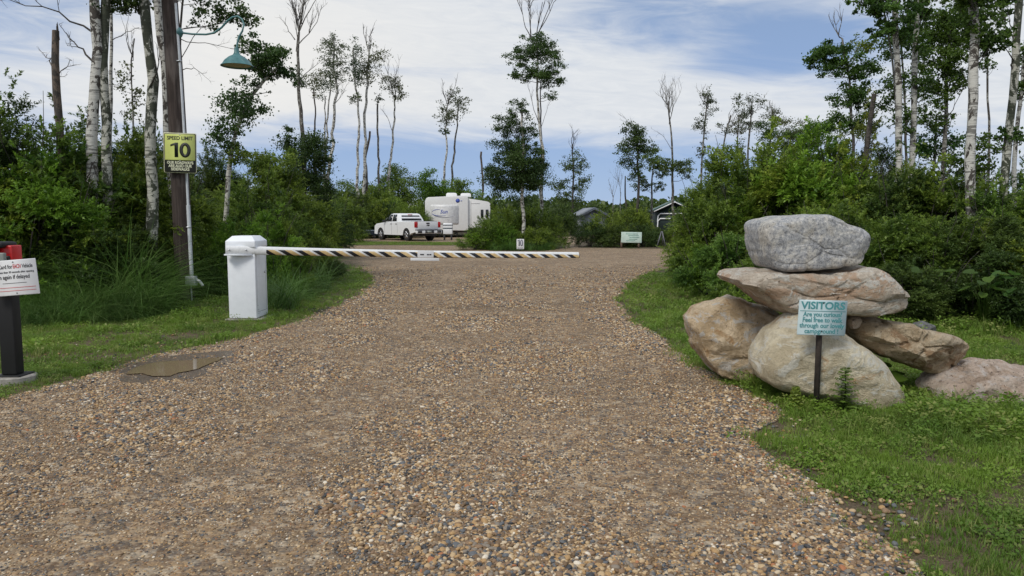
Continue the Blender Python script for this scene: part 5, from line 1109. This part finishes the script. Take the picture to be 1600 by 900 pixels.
# --- weeds by the boulders ---
def thistle(label, px, py, D, h, seed):
    rng = np.random.default_rng(seed); b0 = P(px, py, D); root = empty('thistle', (b0[0], D, 0), label=label, cat='weed')
    g = Geo(); path = [(0, 0, 0), (.01, 0, h * .5), (.0, 0, h)]; g.tube(path, [.006, .005, .003], 6); g.build('stem', LF['mid'], root)
    V = []; T = []; c = 0
    for i in range(44):
        t = i / 44; z = h * (.08 + .92 * t); a = i * 2.4; ln = h * (.34 * (1 - t) + .10); d = np.array((math.cos(a), math.sin(a), .35)); s_ = np.array((-math.sin(a), math.cos(a), 0)); o = np.array((0, 0, z)); prev = None
        for k in range(5):
            u0, u1 = k / 5, (k + 1) / 5; w0 = .022 * (1 - u0) + .004; V += [o + d * ln * u0 - s_ * w0 * .6, o + d * ln * u0 + s_ * w0 * .6, o + d * ln * u1 + (0, 0, -.02 * u1), o + d * ln * (u0 + .06) + s_ * w0 * 2, o + d * ln * (u0 + .06) - s_ * w0 * 2]
            T += [(c, c + 1, c + 2), (c + 1, c + 3, c + 2), (c, c + 2, c + 4)]; c += 5
    me = np_mesh('leaves', V, None, T, tint=rng.uniform(.2, .9, len(T))); link('leaves', me, LF['mid'], root)
thistle('tall spiky thistle growing right of the visitors sign stake', 1318, 640, 5.55, .36, 1)
thistle('small thistle growing left of the visitors sign stake', 1243, 628, 5.6, .20, 2)
def burdock(label, x, y, n, sz, seed, hmax=.5):
    rng = np.random.default_rng(seed); root = empty('burdock_plant', (x, y, 0), label=label, cat='plant')
    V = []; T = []; tt = []; g = Geo(); c = 0
    for i in range(n):
        a = rng.uniform(0, 6.28); r = rng.uniform(.05, .28); z = hmax * rng.uniform(.3, 1); o = np.array((r * math.cos(a), r * math.sin(a), z)); g.tube([(0, 0, 0), o * (.5, .5, .7), o], [.009, .007, .004], 5)
        L_ = sz * rng.uniform(.6, 1.1); d = np.array((math.cos(a), math.sin(a), rng.uniform(-.5, .1))); s_ = np.array((-math.sin(a), math.cos(a), rng.normal() * .25)); tn = rng.uniform(.2, .8)
        ol = [(0, .0), (-.12, .28), (.1, .46), (.45, .42), (.8, .2), (1.0, 0), (.8, -.2), (.45, -.42), (.1, -.46), (-.12, -.28)]
        cc_ = o + d * L_ * .4 + (0, 0, -.02); V.append(cc_); base_ = c; c += 1
        for (u_, w_) in ol: V.append(o + d * L_ * u_ + s_ * L_ * w_ + np.array((0, 0, .06 * abs(w_) * L_ * 4 * .3))); c += 1
        for k in range(10): T.append((base_, base_ + 1 + k, base_ + 1 + (k + 1) % 10)); tt.append(tn)
    g.build('stems', LF['mid'], root); me = np_mesh('leaves', V, None, T, tint=tt, smooth=True); link('leaves', me, LF['canopy'], root)
gq = G(1418, 640); burdock('broad leaved burdock between the cream and rosy boulders', gq[0], gq[1] + .55, 9, .15, 3, .30)
for i, (px, D, lb) in enumerate([(1545, 9.4, 'broad leaved burdock under the hedge, above the rosy boulder'), (1590, 9.3, 'broad leaved burdock at the far right foot of the hedge'), (1455, 9.9, 'broad leaved burdock under the hedge above the brown slab')]):
    burdock(lb, (px - 800) / F * (D + .4), D + .4, 18, .17, 7 + i, .8)
# ------------------------------------------------------------------ scattered stuff by geometry nodes
def scatter(name, pts, scale, rot, idx, protos, mat_labels, **kw):
    """points with attributes -> instances of prototype geometry; one object"""
    me = bpy.data.meshes.new(name)
    me.vertices.add(len(pts)); me.vertices.foreach_set('co', np.asarray(pts, np.float32).ravel())
    a = me.attributes.new('s', 'FLOAT_VECTOR', 'POINT'); a.data.foreach_set('vector', np.asarray(scale, np.float32).ravel())
    a = me.attributes.new('r', 'FLOAT_VECTOR', 'POINT'); a.data.foreach_set('vector', np.asarray(rot, np.float32).ravel())
    a = me.attributes.new('i', 'INT', 'POINT'); a.data.foreach_set('value', np.asarray(idx, np.int32))
    o = bpy.data.objects.new(name, me); col.objects.link(o); tag(o, **kw)
    gn = bpy.data.node_groups.new(name, 'GeometryNodeTree')
    gn.interface.new_socket('Geometry', in_out='INPUT', socket_type='NodeSocketGeometry')
    gn.interface.new_socket('Geometry', in_out='OUTPUT', socket_type='NodeSocketGeometry')
    N = gn.nodes; L = gn.links
    gi = N.new('NodeGroupInput'); go = N.new('NodeGroupOutput'); ip = N.new('GeometryNodeInstanceOnPoints')
    join = N.new('GeometryNodeJoinGeometry')
    for q in reversed(protos):
        oi = N.new('GeometryNodeObjectInfo'); oi.inputs['Object'].default_value = q; oi.inputs['As Instance'].default_value = False
        gt = N.new('GeometryNodeGeometryToInstance'); L.new(oi.outputs['Geometry'], gt.inputs[0]); L.new(gt.outputs[0], join.inputs[0])
    def named(nm, typ):
        x = N.new('GeometryNodeInputNamedAttribute'); x.data_type = typ; x.inputs['Name'].default_value = nm
        return next(s for s in x.outputs if s.enabled and s.name == 'Attribute')
    L.new(gi.outputs[0], ip.inputs['Points']); L.new(join.outputs[0], ip.inputs['Instance'])
    ip.inputs['Pick Instance'].default_value = True
    L.new(named('i', 'INT'), ip.inputs['Instance Index'])
    L.new(named('s', 'FLOAT_VECTOR'), ip.inputs['Scale'])
    e2r = N.new('FunctionNodeEulerToRotation'); L.new(named('r', 'FLOAT_VECTOR'), e2r.inputs[0]); L.new(e2r.outputs[0], ip.inputs['Rotation'])
    L.new(ip.outputs[0], go.inputs[0])
    md = o.modifiers.new('scatter', 'NODES'); md.node_group = gn
    for q in protos:
        for mm in q.data.materials:
            if mm.name not in [x.name for x in me.materials]: me.materials.append(mm)
    return o
def proto(name, me, mat):
    o = bpy.data.objects.new(name, me)
    if mat and not me.materials: me.materials.append(mat)
    return o

# pebbles
m, nt, b = newmat('river_pebble')
oi = nt.add('ShaderNodeObjectInfo')
tcp = nt.add('ShaderNodeTexCoord').outputs['Object']
base = nt.ramp(oi.outputs['Random'], [(0.0, (0.045, 0.046, 0.048)), (0.09, (0.11, 0.115, 0.12)), (0.18, (0.15, 0.095, 0.05)), (0.35, (0.36, 0.225, 0.10)), (0.48, (0.21, 0.175, 0.135)), (0.60, (0.44, 0.315, 0.175)), (0.73, (0.22, 0.14, 0.08)), (0.89, (0.50, 0.40, 0.27)), (0.965, (0.62, 0.55, 0.44)), (0.985, (0.34, 0.14, 0.06))], 'CONSTANT')
spk = nt.noise(5.0, 4, 0.7, tcp).outputs[0]
nt.l.new(nt.mix(1.0, base, nt.ramp(spk, [(0.3, 0.85), (0.7, 1.32)]), 'MULTIPLY'), b.inputs['Base Color'])
b.inputs['Roughness'].default_value = 0.55; b.inputs['Specular IOR Level'].default_value = 0.35
protos = []
for i in range(4):
    bm = bmesh.new(); bmesh.ops.create_icosphere(bm, subdivisions=2, radius=1.0)
    for v in bm.verts:
        k = 1 + 0.22 * mnoise.noise(v.co * 0.9 + Vector((i * 7, 3, 1)))
        v.co = Vector((v.co.x * k, v.co.y * k * (0.72 + .07 * i), v.co.z * k * 0.55))
    for f in bm.faces: f.smooth = True
    me = bpy.data.meshes.new('pebble_shape'); bm.to_mesh(me); bm.free(); protos.append(proto('pebble_shape', me, m))
def nz(x, y, f, z=0.0):
    return np.array([mnoise.fractal(Vector((a * f, c * f, z)), 0.8, 2.0, 3) for a, c in zip(x, y)])
def road_points(y0, y1, dens, margin=0.3):
    w1 = y1 * 0.72 + 0.4; n = int((y1 - y0) * 2 * w1 * dens)
    y = rngA.uniform(y0, y1, n); x = rngA.uniform(-w1, w1, n)
    k = (np.abs(x) < y * 0.72 + 0.4) & inside(ROAD, x, y) & ~(inside(PUD, x, y) & (rngA.random(len(x)) > .03)) & ~(inside(mud, x, y) & (rngA.random(len(x)) > .35)); return x[k], y[k]
PX, PY, PS = [], [], []
for (y0, y1, dens, smin) in [(2.6, 4.5, 5600, .0050), (4.5, 7.0, 4300, .0052), (7.0, 10.5, 2400, .0062), (10.5, 15.0, 1000, .0080), (15.0, 24.0, 260, .0115)]:
    x, y = road_points(y0, y1, dens)
    ca = nz(x, y, 0.9, 2.0) + 0.55 * nz(x, y, 4.0, 5.0)                       # coarse/fine patches
    # coarse drift along the near centre and the right edge, fines in the wheel tracks and near left
    px = 800 + x / y * F
    coarse = np.exp(-((x - 0.15) / 1.0) ** 2 - ((y - 3.0) / 0.45) ** 2) * 0.9 + np.exp(-((x - 1.75 - 0.05 * (6 - y)) / 0.35) ** 2) * 0.45
    fines = np.exp(-((x + 1.15 + .03 * y) / 0.30) ** 2) * 0.75 + np.exp(-((x + 1.9) / 0.8) ** 2 - ((y - 3.1) / 0.55) ** 2) * 1.0 + np.exp(-((x - .75 - .02 * y) / 0.28) ** 2) * .70
    c = ca + coarse - fines
    fade = np.clip((24.0 - y) / 9.0, 0, 1) if y0 >= 15 else 1.0
    keep = rngA.random(len(x)) < fade * np.clip(0.82 + 0.45 * c, 0.30, 1.0)
    s = smin * (1 + rngA.gamma(1.6, 0.28, len(x))) * np.clip(0.97 + 0.75 * c, 0.7, 2.0)
    PX.append(x[keep]); PY.append(y[keep]); PS.append(s[keep])
x = np.concatenate(PX); y = np.concatenate(PY); s = np.clip(np.concatenate(PS), 0.004, 0.024)
# stray stones on the verge
def verge(n, cpx, cpy, sx, sy):
    a = []
    while len(a) < n:
        q = (cpx + rngA.normal() * sx, cpy + rngA.normal() * sy); gx, gy = G(*q); a.append((gx, gy))
    return np.array(a)
vs = np.vstack([verge(160, 1330, 830, 60, 40), verge(120, 1210, 660, 45, 25), verge(90, 250, 530, 50, 12), verge(60, 130, 560, 60, 12), verge(110, 500, 480, 40, 12), verge(60, 1000, 480, 20, 20), verge(50, 1420, 790, 50, 30), verge(160, 1250, 760, 60, 40)])
x = np.concatenate([x, vs[:, 0]]); y = np.concatenate([y, vs[:, 1]]); s = np.concatenate([s, rngA.uniform(0.008, 0.018, len(vs))])
n = len(x); print('pebbles', n)
z = 0.006 + s * rngA.uniform(0.0, 0.35, n)
rot = np.stack([rngA.normal(0, 0.28, n), rngA.normal(0, 0.28, n), rngA.uniform(0, 6.28, n)], 1)
scatter('gravel', np.stack([x, y, z], 1), np.repeat(s[:, None], 3, 1) * rngA.uniform(0.85, 1.15, (n, 3)), rot, rngA.integers(0, 4, n), protos, None, kind='stuff', label='loose rounded brown and grey pea gravel', cat='gravel')

# grass ------------------------------------------------------------
def grass_mat(name, a, bcol, dry):
    m, nt, b = newmat(name)
    oi = nt.add('ShaderNodeObjectInfo'); pp = pos_coord(nt)
    big = nt.noise(1.1, 5, 0.6, pp).outputs[0]
    c = nt.mix(nt.ramp(big, [(0.35, 0.0), (0.65, 1.0)]), a, bcol)
    c = nt.mix(nt.ramp(oi.outputs['Random'], [(0.0, 0.0), (0.8, 0.22), (0.9, 0.8)]), c, dry)
    nt.l.new(c, b.inputs['Base Color']); b.inputs['Roughness'].default_value = 0.5; b.inputs['Specular IOR Level'].default_value = 0.3
    tr = nt.add('ShaderNodeBsdfTranslucent'); nt.l.new(c, tr.inputs[0]); mx = nt.add('ShaderNodeMixShader'); mx.inputs[0].default_value = 0.4
    nt.l.new(b.outputs[0], mx.inputs[1]); nt.l.new(tr.outputs[0], mx.inputs[2]); nt.l.new(mx.outputs[0], m.node_tree.nodes['Material Output'].inputs[0])
    return m
M_lawn = grass_mat('lawn_blade', (0.095, 0.19, 0.022), (0.20, 0.33, 0.036), (0.30, 0.32, 0.10))
M_tall = grass_mat('tall_blade', (0.035, 0.085, 0.018), (0.13, 0.26, 0.045), (0.20, 0.30, 0.09))
def blade_tuft(n, h, spread, width, bend, rng, segs=3):
    V = []; Q = []; T = []; c = 0
    for _ in range(n):
        a = rng.uniform(0, 6.28); r = spread * math.sqrt(rng.random()); bx, by = r * math.cos(a), r * math.sin(a)
        d = rng.uniform(0, 6.28); hh = h * rng.uniform(0.5, 1.1); bd = bend * rng.uniform(0.3, 1.3); wv = width * rng.uniform(.7, 1.3)
        tx, ty = -math.sin(d), math.cos(d)
        for k in range(segs + 1):
            t = k / segs; o = bd * hh * t * t; zz = hh * (t - 0.35 * bd * t * t)
            ww = wv * (1 - t ** 1.5) * 0.5
            px, py = bx + math.cos(d) * o, by + math.sin(d) * o
            if k < segs: V += [(px - tx * ww, py - ty * ww, zz), (px + tx * ww, py + ty * ww, zz)]
            else: V += [(px, py, zz)]
        for k in range(segs - 1): Q.append((c + 2 * k, c + 2 * k + 1, c + 2 * k + 3, c + 2 * k + 2))
        T.append((c + 2 * segs - 2, c + 2 * segs - 1, c + 2 * segs)); c += 2 * segs + 1
    return np_mesh('grass_tuft_shape', V, Q, T, smooth=False)
def leafy_tuft(n, h, spread, L, rng):
    V = []; Q = []; c = 0
    for _ in range(n):
        a = rng.uniform(0, 6.28); r = spread * math.sqrt(rng.random()); o = np.array((r * math.cos(a), r * math.sin(a), h * rng.uniform(0.3, 1)))
        nn = np.array((rng.normal() * .5, rng.normal() * .5, 1.0)); nn /= np.linalg.norm(nn)
        t = np.cross(nn, rng.normal(size=3)); t /= np.linalg.norm(t); bb = np.cross(nn, t); l = L * rng.uniform(.6, 1.2)
        V += [o - t * l * .5, o + bb * l * .34, o + t * l * .5, o - bb * l * .34]; Q.append((c, c + 1, c + 2, c + 3)); c += 4
    return np_mesh('weed_tuft_shape', V, Q)
rg = np.random.default_rng(11)
lawn = [proto('tuft_shape', blade_tuft(16, 0.055, 0.05, 0.0045, 0.7, rg), M_lawn) for _ in range(4)] + [proto('weed_shape', leafy_tuft(14, 0.035, 0.06, 0.022, rg), M_lawn) for _ in range(2)]
medium = [proto('tuft_shape', blade_tuft(22, 0.20, 0.07, 0.007, 0.8, rg, 4), M_lawn) for _ in range(3)] + [proto('weed_shape', leafy_tuft(30, 0.16, 0.10, 0.035, rg), M_lawn) for _ in range(2)]
tall = [proto('tuft_shape', blade_tuft(34, 1.0, 0.20, 0.014, 1.7, rg, 6), M_tall) for _ in range(4)]
def scat(name, label, x, y, sc, protos, idx=None, zlean=0.12, cat='grass', z=None):
    n = len(x); print(name, n)
    rot = np.stack([rg.normal(0, zlean, n), rg.normal(0, zlean, n), rg.uniform(0, 6.28, n)], 1)
    S3 = np.stack([sc * rg.uniform(.85, 1.15, n), sc * rg.uniform(.85, 1.15, n), sc * rg.uniform(.75, 1.25, n)], 1)
    scatter(name, np.stack([x, y, np.zeros(n) if z is None else z], 1), S3, rot, rg.integers(0, len(protos), n) if idx is None else idx, protos, None, kind='stuff', label=label, cat=cat)
# bare scuffs in the lawn
bare = [(G(255, 528), .45, .14), (G(140, 556), .5, .13), (G(365, 505), .25, .12), (G(1195, 672), .25, .12), (G(1330, 800), .2, .2), (G(500, 485), .4, .3), (G(470, 470), .25, .15)]
def bare_mask(x, y):
    f = np.ones(len(x))
    for (c, rx, ry) in bare: f *= 1 - 0.93 * np.exp(-((x - c[0]) / rx) ** 2 - ((y - c[1]) / ry) ** 2)
    return f
def region(y0, y1, dens, poly=None):
    w1 = y1 * 0.80 + 0.6; n = int((y1 - y0) * 2 * w1 * dens); y = rg.uniform(y0, y1, n); x = rg.uniform(-w1, w1, n)
    k = (np.abs(x) < y * 0.80 + 0.6)
    x, y = x[k], y[k]
    # ragged edge: a few tufts creep over the gravel
    e = 0.09; ins = inside(ROAD, x + rg.normal(0, e, len(x)), y + rg.normal(0, e, len(x)))
    k = ~ins
    if poly is not None: k &= inside(poly, x, y)
    return x[k], y[k]
LX, LY, LS = [], [], []
for y0, y1, d, s0 in [(2.6, 4.5, 900, .95), (4.5, 7.5, 620, 1.05), (7.5, 11.5, 330, 1.2), (11.5, 20, 80, 1.7), (20, 34, 14, 2.2)]:
    x, y = region(y0, y1, d); f = bare_mask(x, y) * np.clip(1.05 + 0.9 * nz(x, y, 1.6, 1.0), .35, 1); k = rg.random(len(x)) < f
    x, y = x[k], y[k]
    LX.append(x); LY.append(y); LS.append(s0 * np.clip(1.0 + 0.8 * nz(x, y, 1.3, 8.0), .45, 1.6))
x = np.concatenate(LX); y = np.concatenate(LY); s = np.concatenate(LS)
wn = nz(x, y, 2.2, 6.0); idx = np.where(rg.random(len(x)) < np.clip(0.25 + 1.2 * wn, 0.02, .8), rg.integers(4, 6, len(x)), rg.integers(0, 4, len(x)))
scat('lawn_grass', 'short mown green grass on both verges of the gravel', x, y, s, lawn, idx)
# strip of thin grass in front of the parked pickup
st = [G(500, 375.6), G(520, 383), G(650, 383), G(712, 383.5), G(712, 379), G(640, 378.3), G(560, 378)]
bb = np.array(st); n = 5000; x = rg.uniform(bb[:, 0].min(), bb[:, 0].max(), n); y = rg.uniform(bb[:, 1].min(), bb[:, 1].max(), n); k = inside(st, x, y)
scat('strip_grass', 'thin strip of worn grass before the parked pickup', x[k], y[k], np.full(k.sum(), 1.6), lawn)
# longer grass round the boulders and along the right thicket
MX, MY, MS = [], [], []
def blobs(lst):
    X_, Y_, S_ = [], [], []
    for (px, py, sx, sy, n, sc) in lst:
        q = np.stack([px + rg.normal(0, sx, n), py + rg.normal(0, sy, n)], 1); gg = np.array([G(a, max(352, b_)) for a, b_ in q])
        k = ~inside(ROAD, gg[:, 0], gg[:, 1]); gg = gg[k]
        X_.append(gg[:, 0]); Y_.append(gg[:, 1]); S_.append(sc * rg.uniform(.6, 1.2, len(gg)))
    return np.concatenate(X_), np.concatenate(Y_), np.concatenate(S_)
x, y, s = blobs([(1110, 565, 40, 14, 170, .75), (1180, 605, 35, 12, 170, .75), (1260, 640, 40, 7, 110, .6), (1340, 668, 40, 6, 90, .45), (1450, 655, 35, 10, 120, .7), (1540, 665, 60, 14, 260, .9), (1400, 690, 90, 14, 160, .5),
                (1000, 470, 16, 18, 80, .7), (1030, 500, 18, 18, 110, .75), (1070, 470, 25, 20, 120, .9), (1100, 500, 30, 20, 90, .9), (1420, 520, 60, 6, 130, 1.1), (1530, 515, 70, 5, 160, 1.1), (1160, 560, 40, 14, 90, .7),
                (430, 500, 18, 5, 60, .6), (380, 512, 25, 4, 60, .45), (60, 592, 22, 7, 60, .5), (120, 585, 40, 8, 70, .45), (310, 500, 25, 5, 60, .8), (480, 475, 25, 10, 100, .7), (540, 450, 25, 12, 90, .6), (340, 515, 60, 6, 80, .45), (1060, 440, 25, 10, 90, 1.0)])
scat('rough_grass', 'longer rough grass and weeds around the boulders and cabinet', x, y, s, medium)
# tall arching grass under the left trees
TX, TY, TS = [], [], []
poly1 = [G(-120, 520), G(60, 512), G(200, 503), G(280, 492), G(330, 486), G(345, 470), (-6.0, 17.5), (-14, 17.5)]
bb = np.array(poly1); n = 4200; x = rg.uniform(-14, -3.5, n); y = rg.uniform(9, 17.5, n); k = inside(poly1, x, y); x1, y1 = x[k], y[k]
s1 = np.clip((y1 - 9.6) / 1.9, .42, 1.25); p1 = 800 + x1 / y1 * F; s1 = s1 * (1 + .35 * nz(x1, y1, .9, 3.0))
k = ~((p1 > 252) & (y1 < 14.2)); s1 = np.where((p1 > 225) & (y1 < 13.2), s1 * .6, s1); x1, y1, s1 = x1[k], y1[k], s1[k]
poly2 = [G(422, 493), G(470, 478), G(505, 455), G(512, 430), G(470, 415), G(400, 420), G(395, 470)]
bb = np.array(poly2); n = 1200; x = rg.uniform(bb[:, 0].min(), bb[:, 0].max(), n); y = rg.uniform(bb[:, 1].min(), bb[:, 1].max(), n); k = inside(poly2, x, y); x2, y2 = x[k], y[k]
x3, y3, s3 = blobs([(790, 390, 40, 1.2, 120, .75), (850, 389, 18, 1.2, 50, .6), (1100, 440, 30, 8, 60, .5)])
scat('tall_grass', 'tall dark arching grass below the left trees and island shrubs', np.concatenate([x1, x2, x3]), np.concatenate([y1, y2, y3]), np.concatenate([s1, rg.uniform(.55, .9, len(x2)), s3]), tall, zlean=.2)
